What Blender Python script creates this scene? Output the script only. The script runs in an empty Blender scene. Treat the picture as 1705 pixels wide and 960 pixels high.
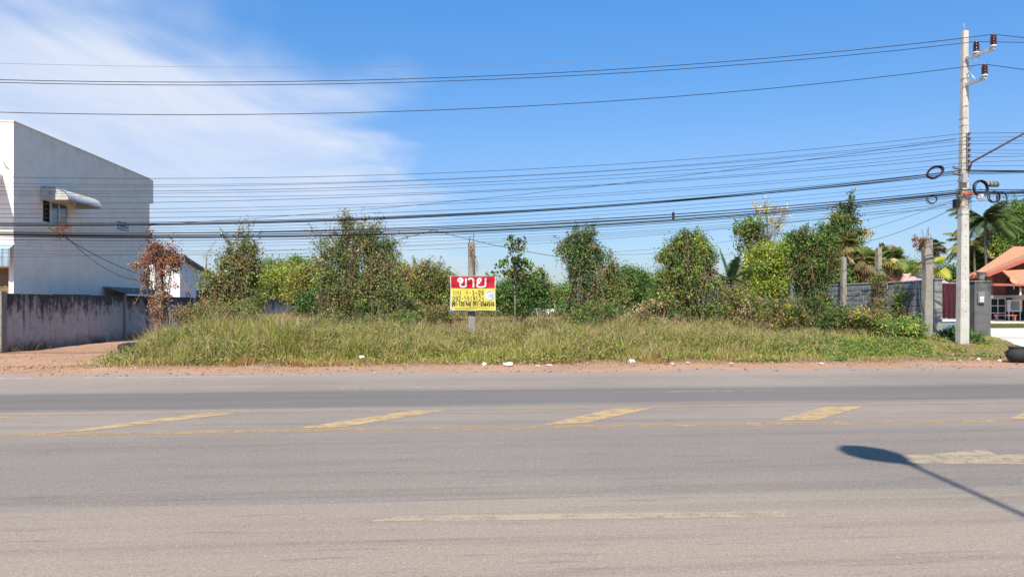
import bpy, math, random
import numpy as np
from mathutils import Vector

sc = bpy.context.scene
COL = sc.collection
R = math.radians
rng = np.random.default_rng(11)
random.seed(5)

# ------------------------------------------------------------------ camera
F, YH, CX, CZ = 1264.0, 505.0, 852.5, 1.6
cam_d = bpy.data.cameras.new('camera')
cam = bpy.data.objects.new('camera', cam_d)
COL.objects.link(cam)
cam.location = (0, 0, CZ)
cam.rotation_euler = (R(90), 0, 0)
cam_d.sensor_width = 36.0
cam_d.lens = 36.0 * F / 1705.0
cam_d.shift_y = (YH - 480.0) / 1705.0
cam_d.clip_end = 3000
cam_d.clip_start = 0.05
sc.camera = cam

# ------------------------------------------------------------------ light
SUN_AZ, SUN_EL = R(12), R(50)           # to the left behind the viewer
S = Vector((-math.sin(SUN_AZ) * math.cos(SUN_EL), -math.cos(SUN_AZ) * math.cos(SUN_EL), math.sin(SUN_EL)))
sun_d = bpy.data.lights.new('sun', 'SUN')
sun_d.energy = 4.9
sun_d.angle = R(0.53)
sun_d.color = (1.0, 0.92, 0.80)
sun = bpy.data.objects.new('sun', sun_d)
COL.objects.link(sun)
sun.rotation_euler = (-S).to_track_quat('-Z', 'Y').to_euler()

world = bpy.data.worlds.new('World')
sc.world = world
world.use_nodes = True
nt = world.node_tree
nt.nodes.clear()
N = nt.nodes.new
L = nt.links.new
wout = N('ShaderNodeOutputWorld'); bg = N('ShaderNodeBackground')
sky = N('ShaderNodeTexSky'); sky.sky_type = 'NISHITA'; sky.sun_disc = False
sky.sun_elevation = SUN_EL; sky.sun_rotation = R(192)
sky.altitude = 100; sky.air_density = 1.0; sky.dust_density = 0.6; sky.ozone_density = 2.2
bg.inputs['Strength'].default_value = 0.105
hsv = N('ShaderNodeHueSaturation'); hsv.inputs['Saturation'].default_value = 1.16; hsv.inputs['Value'].default_value = 1.0
L(sky.outputs[0], hsv.inputs['Color'])
tc = N('ShaderNodeTexCoord'); sx = N('ShaderNodeSeparateXYZ')
L(tc.outputs['Generated'], sx.inputs[0])
def wm(op, a, b=None, c=None, clamp=False):
    n = N('ShaderNodeMath'); n.operation = op; n.use_clamp = clamp
    for i, q in enumerate((a, b, c)):
        if q is None: continue
        if isinstance(q, (int, float)): n.inputs[i].default_value = q
        else: L(q, n.inputs[i])
    return n.outputs[0]
zc = wm('MAXIMUM', sx.outputs['Z'], 0.04)
cxp = wm('DIVIDE', sx.outputs['X'], zc)
cyp = wm('DIVIDE', sx.outputs['Y'], zc)
comb = N('ShaderNodeCombineXYZ'); L(cxp, comb.inputs[0]); L(cyp, comb.inputs[1])
def wnoise(scale, detail, rough, vec, dist=0.0):
    n = N('ShaderNodeTexNoise'); n.inputs['Scale'].default_value = scale; n.inputs['Detail'].default_value = detail
    n.inputs['Roughness'].default_value = rough; n.inputs['Distortion'].default_value = dist
    L(vec, n.inputs['Vector']); return n.outputs[0]
mp = N('ShaderNodeMapping'); mp.inputs['Rotation'].default_value = (0, 0, R(35)); mp.inputs['Scale'].default_value = (1.0, 0.42, 1)
L(comb.outputs[0], mp.inputs[0])
n1 = wnoise(1.1, 8, 0.62, mp.outputs[0], 0.6)
n2 = wnoise(0.55, 3, 0.5, comb.outputs[0], 0.2)
# the bank of thin cloud lies to the left of a slanting edge
edge = wm('ADD', wm('MULTIPLY', wm('MINIMUM', cyp, 3.7), 0.30), -1.92)
far = wm('SUBTRACT', edge, cxp)
far = wm('ADD', far, wm('MULTIPLY', wm('SUBTRACT', n2, 0.5), 2.6))
far = wm('ADD', far, wm('MULTIPLY', wm('SUBTRACT', n1, 0.5), 1.1))
ms = N('ShaderNodeMapRange'); ms.interpolation_type = 'SMOOTHSTEP'
L(far, ms.inputs[0]); ms.inputs[1].default_value = -0.35; ms.inputs[2].default_value = 0.62
mw = N('ShaderNodeMapRange'); L(n1, mw.inputs[0]); mw.inputs[1].default_value = 0.25; mw.inputs[2].default_value = 0.68
mw.inputs[3].default_value = 0.52; mw.inputs[4].default_value = 1.0
cm = wm('MULTIPLY', ms.outputs[0], mw.outputs[0])
fade = N('ShaderNodeMapRange'); fade.interpolation_type = 'SMOOTHSTEP'
L(sx.outputs['Z'], fade.inputs[0]); fade.inputs[1].default_value = 0.02; fade.inputs[2].default_value = 0.22
fade.inputs[3].default_value = 0.25; fade.inputs[4].default_value = 0.9
cm = wm('MULTIPLY', cm, fade.outputs[0])
# clear-air colour: deeper azure overhead, pale blue-grey towards the horizon, the same all round
gr = N('ShaderNodeValToRGB'); L(sx.outputs['Z'], gr.inputs[0])
el = gr.color_ramp.elements
el[0].position = 0.03; el[0].color = (0.54, 0.58, 0.74, 1)
el[1].position = 0.40; el[1].color = (0.62, 1.03, 1.26, 1)
e_ = el.new(0.19); e_.color = (0.72, 0.80, 0.93, 1)
tint = N('ShaderNodeMixRGB'); tint.blend_type = 'MULTIPLY'; tint.inputs[0].default_value = 1.0
L(hsv.outputs[0], tint.inputs[1]); L(gr.outputs[0], tint.inputs[2])
mixc = N('ShaderNodeMixRGB'); L(cm, mixc.inputs[0]); L(tint.outputs[0], mixc.inputs[1])
mixc.inputs[2].default_value = (5.0, 5.3, 6.0, 1)
L(mixc.outputs[0], bg.inputs['Color']); L(bg.outputs[0], wout.inputs[0])

sc.view_settings.view_transform = 'Standard'
sc.view_settings.look = 'None'
sc.view_settings.gamma = 1.0
sc.view_settings.exposure = 0.65
sc.cycles.use_denoising = True
sc.cycles.max_bounces = 6
sc.cycles.diffuse_bounces = 3
sc.cycles.glossy_bounces = 2
sc.cycles.transmission_bounces = 4
sc.cycles.transparent_max_bounces = 6

# ------------------------------------------------------------------ helpers
def P(px, py, D):
    """point seen at photograph pixel (px, py), D metres away"""
    return Vector(((px - CX) * D / F, D, CZ - (py - YH) * D / F))
def XD(px, D): return (px - CX) * D / F
def ZD(py, D): return CZ - (py - YH) * D / F
K = 0.09                                   # the road runs slightly away to the right
ROADROT = math.atan(K)

def tag(o, label=None, cat=None, group=None, kind=None):
    if label: o['label'] = label
    if cat: o['category'] = cat
    if group: o['group'] = group
    if kind: o['kind'] = kind
    return o
def empty(name, loc=(0, 0, 0), rz=0.0, label=None, cat=None, group=None):
    o = bpy.data.objects.new(name, None); COL.objects.link(o)
    o.location = loc; o.rotation_euler = (0, 0, rz); o.empty_display_size = 0.2
    return tag(o, label, cat, group)

class MB:
    def __init__(s): s.v = []; s.f = []; s.sm = []
    def add(s, vs, fs, smooth=False):
        b = len(s.v); s.v += [tuple(v) for v in vs]
        for f in fs: s.f.append(tuple(i + b for i in f)); s.sm.append(smooth)
        return s
    def box(s, x0, x1, y0, y1, z0, z1):
        return s.add([(x0,y0,z0),(x1,y0,z0),(x1,y1,z0),(x0,y1,z0),(x0,y0,z1),(x1,y0,z1),(x1,y1,z1),(x0,y1,z1)],
                     [(0,3,2,1),(4,5,6,7),(0,1,5,4),(1,2,6,5),(2,3,7,6),(3,0,4,7)])
    def hexa(s, b, t):
        return s.add(list(b) + list(t), [(0,3,2,1),(4,5,6,7),(0,1,5,4),(1,2,6,5),(2,3,7,6),(3,0,4,7)])
    def bbox(s, x0, x1, y0, y1, z0, z1, c=0.01):
        """chamfered box"""
        vs = []; 
        xs, ys, zs = (x0, x1), (y0, y1), (z0, z1)
        lo = [(x0+c,x1-c),(y0+c,y1-c),(z0+c,z1-c)]
        def idx(): return len(vs)
        ids = {}
        for ix in (0,1):
            for iy in (0,1):
                for iz in (0,1):
                    ids[(ix,iy,iz,'x')] = idx(); vs.append((xs[ix], lo[1][iy], lo[2][iz]))
                    ids[(ix,iy,iz,'y')] = idx(); vs.append((lo[0][ix], ys[iy], lo[2][iz]))
                    ids[(ix,iy,iz,'z')] = idx(); vs.append((lo[0][ix], lo[1][iy], zs[iz]))
        fs = []
        for i in (0,1):
            q = [ids[(i,0,0,'x')],ids[(i,1,0,'x')],ids[(i,1,1,'x')],ids[(i,0,1,'x')]]; fs.append(q if i else q[::-1])
            q = [ids[(0,i,0,'y')],ids[(0,i,1,'y')],ids[(1,i,1,'y')],ids[(1,i,0,'y')]]; fs.append(q if i else q[::-1])
            q = [ids[(0,0,i,'z')],ids[(1,0,i,'z')],ids[(1,1,i,'z')],ids[(0,1,i,'z')]]; fs.append(q if i else q[::-1])
        for a in (0,1):
            for b in (0,1):
                fs.append([ids[(a,b,0,'x')],ids[(a,b,0,'y')],ids[(a,b,1,'y')],ids[(a,b,1,'x')]])
                fs.append([ids[(a,0,b,'x')],ids[(a,0,b,'z')],ids[(a,1,b,'z')],ids[(a,1,b,'x')]])
                fs.append([ids[(0,a,b,'y')],ids[(0,a,b,'z')],ids[(1,a,b,'z')],ids[(1,a,b,'y')]])
                for d in (0,1):
                    pass
        for a in (0,1):
            for b in (0,1):
                for d in (0,1):
                    fs.append([ids[(a,b,d,'x')],ids[(a,b,d,'y')],ids[(a,b,d,'z')]])
        return s.add(vs, fs)
    def tube(s, pts, rad, n=6, cap=True):
        pts = [Vector(p) for p in pts]
        if isinstance(rad, (int, float)): rad = [rad] * len(pts)
        b = len(s.v); m = len(pts)
        up = None
        for i, p in enumerate(pts):
            t = (pts[min(i+1, m-1)] - pts[max(i-1, 0)])
            if t.length < 1e-9: t = Vector((0,0,1))
            t.normalize()
            if up is None: up = Vector((0,0,1)) if abs(t.z) < 0.9 else Vector((1,0,0))
            a = t.cross(up)
            if a.length < 1e-6: a = t.cross(Vector((1,0,0)))
            a.normalize(); c = a.cross(t).normalized(); up = c
            for k in range(n):
                w = 2*math.pi*k/n
                q = p + (a*math.cos(w) + c*math.sin(w)) * rad[i]
                s.v.append(tuple(q))
        for i in range(m-1):
            for k in range(n):
                s.f.append((b+i*n+k, b+i*n+(k+1)%n, b+(i+1)*n+(k+1)%n, b+(i+1)*n+k)); s.sm.append(True)
        if cap:
            s.f.append(tuple(b+k for k in range(n))[::-1]); s.sm.append(False)
            s.f.append(tuple(b+(m-1)*n+k for k in range(n))); s.sm.append(False)
        return s
    def lathe(s, prof, n=16, o=(0,0,0), smooth=True):
        b = len(s.v); m = len(prof)
        for r, z in prof:
            for k in range(n):
                w = 2*math.pi*k/n; s.v.append((o[0]+r*math.cos(w), o[1]+r*math.sin(w), o[2]+z))
        for i in range(m-1):
            for k in range(n):
                s.f.append((b+i*n+k, b+i*n+(k+1)%n, b+(i+1)*n+(k+1)%n, b+(i+1)*n+k)); s.sm.append(smooth)
        return s
    def build(s, name, mat, parent=None):
        me = bpy.data.meshes.new(name); me.from_pydata(s.v, [], s.f)
        me.polygons.foreach_set('use_smooth', s.sm); me.update()
        if mat: me.materials.append(mat)
        o = bpy.data.objects.new(name, me); COL.objects.link(o)
        if parent is not None: o.parent = parent
        return o

def arr_mesh(name, verts, quads=None, tris=None, col=None, mat=None, parent=None, smooth=False):
    """fast mesh: verts (N,3), quads (M,4), tris (T,3), colour per vertex (N,3)"""
    me = bpy.data.meshes.new(name)
    verts = np.asarray(verts, dtype=np.float32)
    parts = []; tot = []
    if quads is not None and len(quads): parts.append(np.asarray(quads).reshape(-1)); tot += [np.full(len(quads), 4)]
    if tris is not None and len(tris): parts.append(np.asarray(tris).reshape(-1)); tot += [np.full(len(tris), 3)]
    loops = np.concatenate(parts).astype(np.int32); tot = np.concatenate(tot).astype(np.int32)
    start = np.concatenate([[0], np.cumsum(tot)[:-1]]).astype(np.int32)
    me.vertices.add(len(verts)); me.vertices.foreach_set('co', verts.reshape(-1))
    me.loops.add(len(loops)); me.loops.foreach_set('vertex_index', loops)
    me.polygons.add(len(tot)); me.polygons.foreach_set('loop_start', start); me.polygons.foreach_set('loop_total', tot)
    if smooth: me.polygons.foreach_set('use_smooth', np.ones(len(tot), dtype=bool))
    me.update(calc_edges=True)
    if col is not None:
        ca = me.color_attributes.new('Col', 'FLOAT_COLOR', 'POINT')
        c4 = np.ones((len(verts), 4), dtype=np.float32); c4[:, :3] = np.clip(col, 0.0, 1)
        ca.data.foreach_set('color', c4.reshape(-1))
    if mat: me.materials.append(mat)
    o = bpy.data.objects.new(name, me); COL.objects.link(o)
    if parent is not None: o.parent = parent
    return o

# ------------------------------------------------------------------ materials
class NT:
    def __init__(s, name):
        s.m = bpy.data.materials.new(name); s.m.use_nodes = True; s.t = s.m.node_tree; s.t.nodes.clear()
        s.out = s.t.nodes.new('ShaderNodeOutputMaterial'); s.p = s.t.nodes.new('ShaderNodeBsdfPrincipled')
        s.t.links.new(s.p.outputs[0], s.out.inputs[0])
    def n(s, t, **kw):
        q = s.t.nodes.new(t)
        for k, v in kw.items(): setattr(q, k, v)
        return q
    def l(s, a, b): s.t.links.new(a, b)
    def val(s, sock, v):
        if hasattr(v, 'links') or isinstance(v, bpy.types.NodeSocket): s.l(v, sock)
        else: sock.default_value = v
    def coord(s, kind='Object', scale=(1,1,1), loc=(0,0,0), rot=(0,0,0)):
        c = s.n('ShaderNodeTexCoord'); m = s.n('ShaderNodeMapping')
        m.inputs['Scale'].default_value = scale; m.inputs['Location'].default_value = loc; m.inputs['Rotation'].default_value = rot
        s.l(c.outputs[kind], m.inputs[0]); return m.outputs[0]
    def noise(s, scale, detail=4, rough=0.55, vec=None, dist=0):
        q = s.n('ShaderNodeTexNoise'); q.inputs['Scale'].default_value = scale; q.inputs['Detail'].default_value = detail
        q.inputs['Roughness'].default_value = rough; q.inputs['Distortion'].default_value = dist
        if vec is not None: s.l(vec, q.inputs['Vector'])
        return q.outputs[0]
    def ramp(s, f, a, b, lo=0.0, hi=1.0, smooth=False):
        q = s.n('ShaderNodeMapRange')
        if smooth: q.interpolation_type = 'SMOOTHSTEP'
        s.l(f, q.inputs[0]); q.inputs[1].default_value = a; q.inputs[2].default_value = b
        q.inputs[3].default_value = lo; q.inputs[4].default_value = hi; return q.outputs[0]
    def mix(s, f, a, b, mode='MIX'):
        q = s.n('ShaderNodeMixRGB', blend_type=mode)
        for sock, v in zip(q.inputs, (f, a, b)):
            if isinstance(v, bpy.types.NodeSocket): s.l(v, sock)
            elif isinstance(v, (int, float)): sock.default_value = v
            else: sock.default_value = (*v, 1) if len(v) == 3 else v
        return q.outputs[0]
    def math(s, op, a, b=0.0, clamp=False):
        q = s.n('ShaderNodeMath', operation=op); q.use_clamp = clamp
        for sock, v in zip(q.inputs, (a, b)):
            if isinstance(v, bpy.types.NodeSocket): s.l(v, sock)
            else: sock.default_value = v
        return q.outputs[0]
    def bump(s, h, strength=0.3, dist=0.01):
        q = s.n('ShaderNodeBump'); q.inputs['Strength'].default_value = strength; q.inputs['Distance'].default_value = dist
        s.l(h, q.inputs['Height']); s.l(q.outputs[0], s.p.inputs['Normal'])
    def color(s, c):
        if isinstance(c, bpy.types.NodeSocket): s.l(c, s.p.inputs['Base Color'])
        else: s.p.inputs['Base Color'].default_value = (*c, 1)
    def rough(s, v): s.p.inputs['Roughness'].default_value = v
    def spec(s, v): s.p.inputs['Specular IOR Level'].default_value = v

def simple(name, c, rough=0.7, var=0.15, scale=6.0, bump=0.0, metal=0.0, spec=0.4, dirt=None, dscale=1.5):
    t = NT(name); v = t.coord('Object')
    n = t.noise(scale, 5, 0.6, v)
    lo = tuple(x*(1-var) for x in c); hi = tuple(min(1, x*(1+var)) for x in c)
    cc = t.mix(t.ramp(n, 0.3, 0.7), lo, hi)
    if dirt:
        d = t.noise(dscale, 6, 0.7, v)
        cc = t.mix(t.ramp(d, 0.48, 0.72), cc, dirt)
    t.color(cc); t.rough(rough); t.spec(spec); t.p.inputs['Metallic'].default_value = metal
    if bump: t.bump(t.noise(scale*6, 4, 0.6, v), bump, 0.01)
    return t.m

def leafmat(name, trans=0.3, rough=0.5, spec=0.35):
    t = NT(name)
    a = t.n('ShaderNodeAttribute'); a.attribute_name = 'Col'
    t.color(a.outputs['Color']); t.rough(rough); t.spec(spec)
    tr = t.n('ShaderNodeBsdfTranslucent')
    b = t.mix(0.5, a.outputs['Color'], (0.5, 0.6, 0.1), 'MULTIPLY')
    t.l(t.mix(0.35, a.outputs['Color'], b), tr.inputs[0])
    mx = t.n('ShaderNodeMixShader'); mx.inputs[0].default_value = trans
    t.l(t.p.outputs[0], mx.inputs[1]); t.l(tr.outputs[0], mx.inputs[2]); t.l(mx.outputs[0], t.out.inputs[0])
    return t.m
M_LEAF = leafmat('leaf', 0.36); M_GRASS = leafmat('grass_blade', 0.36, 0.6, 0.25); M_DRY = leafmat('dry_leaf', 0.2, 0.8, 0.1)
def barkmat(name, c):
    t = NT(name); v = t.coord('Object', (1, 1, 0.25))
    n = t.noise(18, 5, 0.65, v)
    t.color(t.mix(t.ramp(n, 0.3, 0.7), tuple(x*0.55 for x in c), tuple(x*1.3 for x in c))); t.rough(0.9); t.bump(n, 0.5, 0.02)
    return t.m
M_BARK = barkmat('bark', (0.16, 0.125, 0.095)); M_STEM = barkmat('dry_stem', (0.30, 0.225, 0.17)); M_PALMBARK = barkmat('palm_bark', (0.19, 0.16, 0.13))

# road ------------------------------------------------------------------
def road_mat():
    t = NT('asphalt'); c = t.n('ShaderNodeTexCoord'); sp = t.n('ShaderNodeSeparateXYZ'); t.l(c.outputs['Object'], sp.inputs[0])
    v = c.outputs['Object']; y = sp.outputs['Y']
    big = t.noise(0.22, 4, 0.6, v)
    st = t.coord('Object', (0.05, 1.5, 1)); streak = t.noise(1.6, 6, 0.65, st)
    st2 = t.coord('Object', (0.35, 4.0, 1)); dash = t.noise(2.4, 4, 0.7, st2)
    fine = t.noise(70, 3, 0.8, v); grit = t.noise(26, 4, 0.8, v)
    base = t.mix(t.ramp(big, 0.3, 0.7), (0.248, 0.210, 0.176), (0.328, 0.274, 0.226))
    # reddish dust on the near side of the road, grey where tyres run
    wob = t.math('ADD', y, t.math('MULTIPLY', t.math('SUBTRACT', streak, 0.5), 1.1))
    def band(lo0, lo1, hi0, hi1):
        return t.math('MULTIPLY', t.ramp(wob, lo0, lo1, 0, 1, True), t.ramp(wob, hi0, hi1, 1, 0, True))
    near = t.ramp(wob, 5.0, 7.0, 1, 0, True)
    base = t.mix(t.math('MULTIPLY', near, 0.55), base, (0.375, 0.292, 0.220))
    lane = band(6.2, 6.9, 9.1, 9.8)
    base = t.mix(t.math('MULTIPLY', lane, 0.42), base, (0.195, 0.170, 0.150))
    dk = band(11.7, 12.2, 13.9, 14.4)
    dk2 = t.math('MULTIPLY', dk, t.ramp(streak, 0.3, 0.62, 0.72, 1.0))
    base = t.mix(t.math('MULTIPLY', dk2, 0.74), base, (0.105, 0.102, 0.105))
    mk = band(6.10, 6.28, 6.38, 6.62)
    base = t.mix(t.math('MULTIPLY', mk, t.ramp(streak, 0.35, 0.65, 0.12, 0.55)), base, (0.13, 0.125, 0.128))
    base = t.mix(t.math('MULTIPLY', t.ramp(streak, 0.48, 0.70), 0.5), base, (0.15, 0.134, 0.121))
    base = t.mix(t.math('MULTIPLY', t.ramp(dash, 0.56, 0.72), 0.55), base, (0.12, 0.108, 0.10))
    base = t.mix(t.ramp(fine, 0.30, 0.62, 0.55, 0.0), base, (0.05, 0.047, 0.045))
    chip = t.noise(38, 2, 0.6, v)
    base = t.mix(t.ramp(chip, 0.60, 0.70, 0.0, 0.5), base, (0.07, 0.065, 0.062))
    base = t.mix(t.ramp(grit, 0.54, 0.72, 0.0, 0.55), base, (0.46, 0.41, 0.36))
    spots = t.noise(7.0, 5, 0.7, v)
    base = t.mix(t.ramp(spots, 0.66, 0.74, 0.0, 0.55), base, (0.10, 0.092, 0.088))
    edge = t.ramp(wob, 15.6, 17.6, 0, 1, True)
    base = t.mix(t.math('MULTIPLY', edge, 0.5), base, (0.33, 0.25, 0.20))
    t.color(base); t.rough(0.86); t.spec(0.25)
    h = t.math('ADD', t.math('MULTIPLY', fine, 0.6), grit)
    t.bump(h, 0.55, 0.012)
    return t.m
def paint_mat(name, c, under=(0.25, 0.225, 0.2), wear=0.5, scale=5):
    """worn road paint: aggregate shows through"""
    t = NT(name); v = t.coord('Object'); f = t.noise(60, 3, 0.8, v); b = t.noise(scale, 6, 0.75, v)
    st = t.coord('Object', (0.2, 3.0, 1)); s2 = t.noise(3, 5, 0.7, st)
    w = t.math('ADD', t.math('MULTIPLY', f, 0.35), t.math('ADD', t.math('MULTIPLY', b, 0.4), t.math('MULTIPLY', s2, 0.25)))
    t.color(t.mix(t.ramp(b, 0.3, 0.7), c, tuple(0.5*p+0.5*q for p, q in zip(c, under)))); t.rough(0.8); t.spec(0.3); t.bump(f, 0.4, 0.01)
    tr = t.n('ShaderNodeBsdfTransparent'); mx = t.n('ShaderNodeMixShader')
    t.l(t.ramp(w, wear - 0.05, wear + 0.055, 0.08, 1.0), mx.inputs[0]); t.l(t.p.outputs[0], mx.inputs[1]); t.l(tr.outputs[0], mx.inputs[2]); t.l(mx.outputs[0], t.out.inputs[0])
    return t.m

road = MB()
xs = np.linspace(-130, 130, 27)
ys = [-14, 0, 6, 12, 18.4]
vs = [(x, y, 0.0) for y in ys for x in xs]
fs = [(j*27+i, j*27+i+1, (j+1)*27+i+1, (j+1)*27+i) for j in range(4) for i in range(26)]
road.add(vs, fs)
ROAD = road.build('road', road_mat()); ROAD.rotation_euler = (0, 0, ROADROT); tag(ROAD, kind='structure')
M_YEL = paint_mat('worn_yellow_paint', (0.47, 0.325, 0.16), (0.35, 0.27, 0.18), 0.545)
M_YELF = paint_mat('faded_yellow_paint', (0.44, 0.285, 0.13), (0.33, 0.25, 0.175), 0.495)
M_YELG = paint_mat('very_faded_yellow_paint', (0.40, 0.26, 0.13), (0.28, 0.23, 0.19), 0.475)
M_WHF = paint_mat('faded_white_paint', (0.37, 0.30, 0.205), (0.33, 0.27, 0.20), 0.55)
M_WHG = paint_mat('ghost_white_paint', (0.46, 0.43, 0.39), (0.30, 0.27, 0.245), 0.48)
M_WH = paint_mat('white_edge_paint', (0.60, 0.57, 0.53), (0.33, 0.28, 0.24), 0.50)
ci, si = math.cos(-ROADROT), math.sin(-ROADROT)
def road_local(px, py):
    D = F * CZ / (py - YH); x = XD(px, D); return (x*ci - D*si, x*si + D*ci)
def marking(name, quad, mat, z=0.002, n=24):
    """quad: four photograph pixels on the road, ordered along: a0 a1 (one long edge) b1 b0"""
    p = [road_local(*q) for q in quad]
    m = MB(); vs = []
    r = random.Random(name + str(quad))
    for i in range(n+1):
        f = i/n; j0 = (r.random()-0.5)*0.016; j1 = (r.random()-0.5)*0.016
        vs.append((p[0][0]+(p[1][0]-p[0][0])*f, p[0][1]+(p[1][1]-p[0][1])*f + j0, z))
        vs.append((p[3][0]+(p[2][0]-p[3][0])*f, p[3][1]+(p[2][1]-p[3][1])*f + j1, z))
    m.add(vs, [(2*i, 2*i+2, 2*i+3, 2*i+1) for i in range(n)])
    return m.build(name, mat, ROAD)
def strip(name, x0, x1, y0, y1, mat, z=0.002, n=60):
    m = MB(); vs = []; r = random.Random(str((x0, y0, y1)))
    for i in range(n+1):
        x = x0 + (x1-x0)*i/n; a = (r.random()-0.5)*0.02
        vs += [(x, y0+a, z), (x, y1+a+(r.random()-0.5)*0.02, z)]
    m.add(vs, [(2*i, 2*i+2, 2*i+3, 2*i+1) for i in range(n)]); return m.build(name, mat, ROAD)
marking('lane_line', [(618, 868), (1316, 860), (1308, 851), (640, 859)], M_WHF)
marking('turn_arrow', [(1520, 771), (1760, 772), (1760, 756), (1500, 757)], M_WHF)
marking('turn_arrow', [(1500, 764), (1660, 757), (1640, 748), (1570, 754)], M_WHF, 0.004)
strip('median_line', -60, 60, 9.62, 9.86, M_YELF)
strip('median_line', -60, 60, 11.36, 11.50, M_YELG)
for q in ([(70, 722), (150, 717), (395, 688), (345, 687)], [(490, 713), (570, 711), (742, 683), (690, 683)],
          [(905, 707), (975, 704), (1090, 679), (1020, 680)], [(1292, 700), (1362, 699), (1442, 676), (1375, 677)],
          [(1680, 697), (1745, 697), (1790, 673), (1740, 673)], [(-330, 730), (-260, 726), (20, 694), (-40, 693)]):
    marking('hatch_stripe', q, M_YEL, 0.004, 14)
strip('lane_line', -2.0, 1.6, 14.55, 14.66, M_WHG)
strip('lane_line', 3.0, 6.0, 13.45, 13.53, M_WHG)
strip('edge_line', -60, -4.2, 17.06, 17.18, M_WH)
strip('edge_line', -4.2, 3.4, 17.10, 17.19, M_WHG)
strip('edge_line', 3.4, 9.5, 17.02, 17.10, M_WHG)
strip('edge_line', 9.6, 60, 17.16, 17.24, M_WHG)

# ------------------------------------------------------------------ terrain
def ss(x, a, b):
    t = np.clip((np.asarray(x, float)-a)/(b-a), 0, 1); return t*t*(3-2*t)
def vnoise(x, y, seed=0):
    """smooth value noise on the plane"""
    x = np.asarray(x, float); y = np.asarray(y, float)
    xi = np.floor(x).astype(np.int64); yi = np.floor(y).astype(np.int64); xf = x-xi; yf = y-yi
    def h(a, b):
        q = (a*374761393 + b*668265263 + seed*69069) & 0x7fffffff
        q = ((q ^ (q >> 13)) * 1274126177) & 0x7fffffff
        return ((q ^ (q >> 16)) & 0xffff) / 65535.0
    u = xf*xf*(3-2*xf); w = yf*yf*(3-2*yf)
    return (h(xi,yi)*(1-u)+h(xi+1,yi)*u)*(1-w) + (h(xi,yi+1)*(1-u)+h(xi+1,yi+1)*u)*w
def fbm(x, y, seed=0):
    return (vnoise(x,y,seed)+0.5*vnoise(x*2.1,y*2.1,seed+1)+0.25*vnoise(x*4.3,y*4.3,seed+2))/1.75
def leftedge(y): return -10.6 - 0.30*(np.asarray(y, float)-17.6)     # where grass gives way to the dirt drive
def gz(x, y):
    x = np.asarray(x, float); y = np.asarray(y, float); v = y - K*x
    off = x - leftedge(y)
    bank = ss(v, 19.2, 24.2) * 0.40 * ss(off, 0.0, 4.0)
    ve = v + (fbm(x*0.35, y*0.2, 71)-0.5)*1.3 + (vnoise(x*1.7, y*1.2, 72)-0.5)*0.5
    z = -0.05 + 0.07*ss(ve, 17.1, 18.5) + bank
    z = z + (fbm(x*0.9, y*0.9, 3)-0.5)*0.10*ss(v, 18.5, 21.5)*ss(off, -1.0, 2.0) + (vnoise(x*2.6, y*2.6, 9)-0.5)*0.035*ss(v, 17.0, 17.8)
    # the concrete drive on the right stays level
    dr = ss(x - (14.2 + 0.484*(y-21.9)), 0.0, 1.2)*ss(v, 18.6, 21.5)
    z = z*(1-dr) + dr*0.27
    z = z - 0.6*ss(-v, 4, 12)*0
    return z
gx = np.unique(np.concatenate([np.linspace(-900, -60, 15), np.linspace(-60, -26, 18), np.arange(-26, 30, 0.25), np.linspace(30, 60, 16), np.linspace(60, 900, 15)]))
gy = np.unique(np.concatenate([np.linspace(-200, 12, 12), np.arange(12, 42, 0.25), np.linspace(42, 90, 40), np.linspace(90, 1400, 14)]))
GX, GY = np.meshgrid(gx, gy); GZ = gz(GX, GY)
nx, ny = len(gx), len(gy)
idx = np.arange(nx*ny).reshape(ny, nx)
quads = np.stack([idx[:-1,:-1], idx[:-1,1:], idx[1:,1:], idx[1:,:-1]], -1).reshape(-1, 4)
V = GY - K*GX
dirt = np.clip(1 - ss(V, 19.1, 20.1) + (1-ss(GX-leftedge(GY)+ (fbm(GX*.7, GY*.7, 21)-.5)*2.5, -0.6, 1.2))*(1-ss(GY, 40, 60)), 0, 1)
nz = fbm(GX*0.8, GY*0.8, 31)[..., None]; nz2 = fbm(GX*2.3, GY*2.3, 41)[..., None]
cd = np.array([0.41, 0.245, 0.16])*(0.8+0.4*nz) ; cd = cd*(1-0.25*(nz2>0.6)) + 0.25*(nz2>0.6)*np.array([0.46, 0.33, 0.24])
cg = np.array([0.17, 0.125, 0.07])*(0.7+0.6*nz) + np.array([0.02, 0.03, 0.0])*nz2
gc = cd*dirt[..., None] + cg*(1-dirt[..., None])
def ground_mat():
    t = NT('soil'); a = t.n('ShaderNodeAttribute'); a.attribute_name = 'Col'; v = t.coord('Object')
    n = t.noise(9, 6, 0.7, v); f = t.noise(45, 4, 0.7, v)
    c = t.mix(t.ramp(n, 0.3, 0.7, 0.35, 0.0), a.outputs['Color'], (0.16, 0.085, 0.055))
    c = t.mix(t.ramp(f, 0.62, 0.75, 0, 0.5), c, (0.50, 0.38, 0.28))
    t.color(c); t.rough(0.95); t.spec(0.1); t.bump(t.math('ADD', n, f), 0.6, 0.03); return t.m
GROUND = arr_mesh('ground', np.stack([GX, GY, GZ], -1).reshape(-1, 3), quads, None, gc.reshape(-1, 3), ground_mat(), smooth=True)
tag(GROUND, kind='structure')
def gz1(x, y): return float(gz(x, y))


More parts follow.
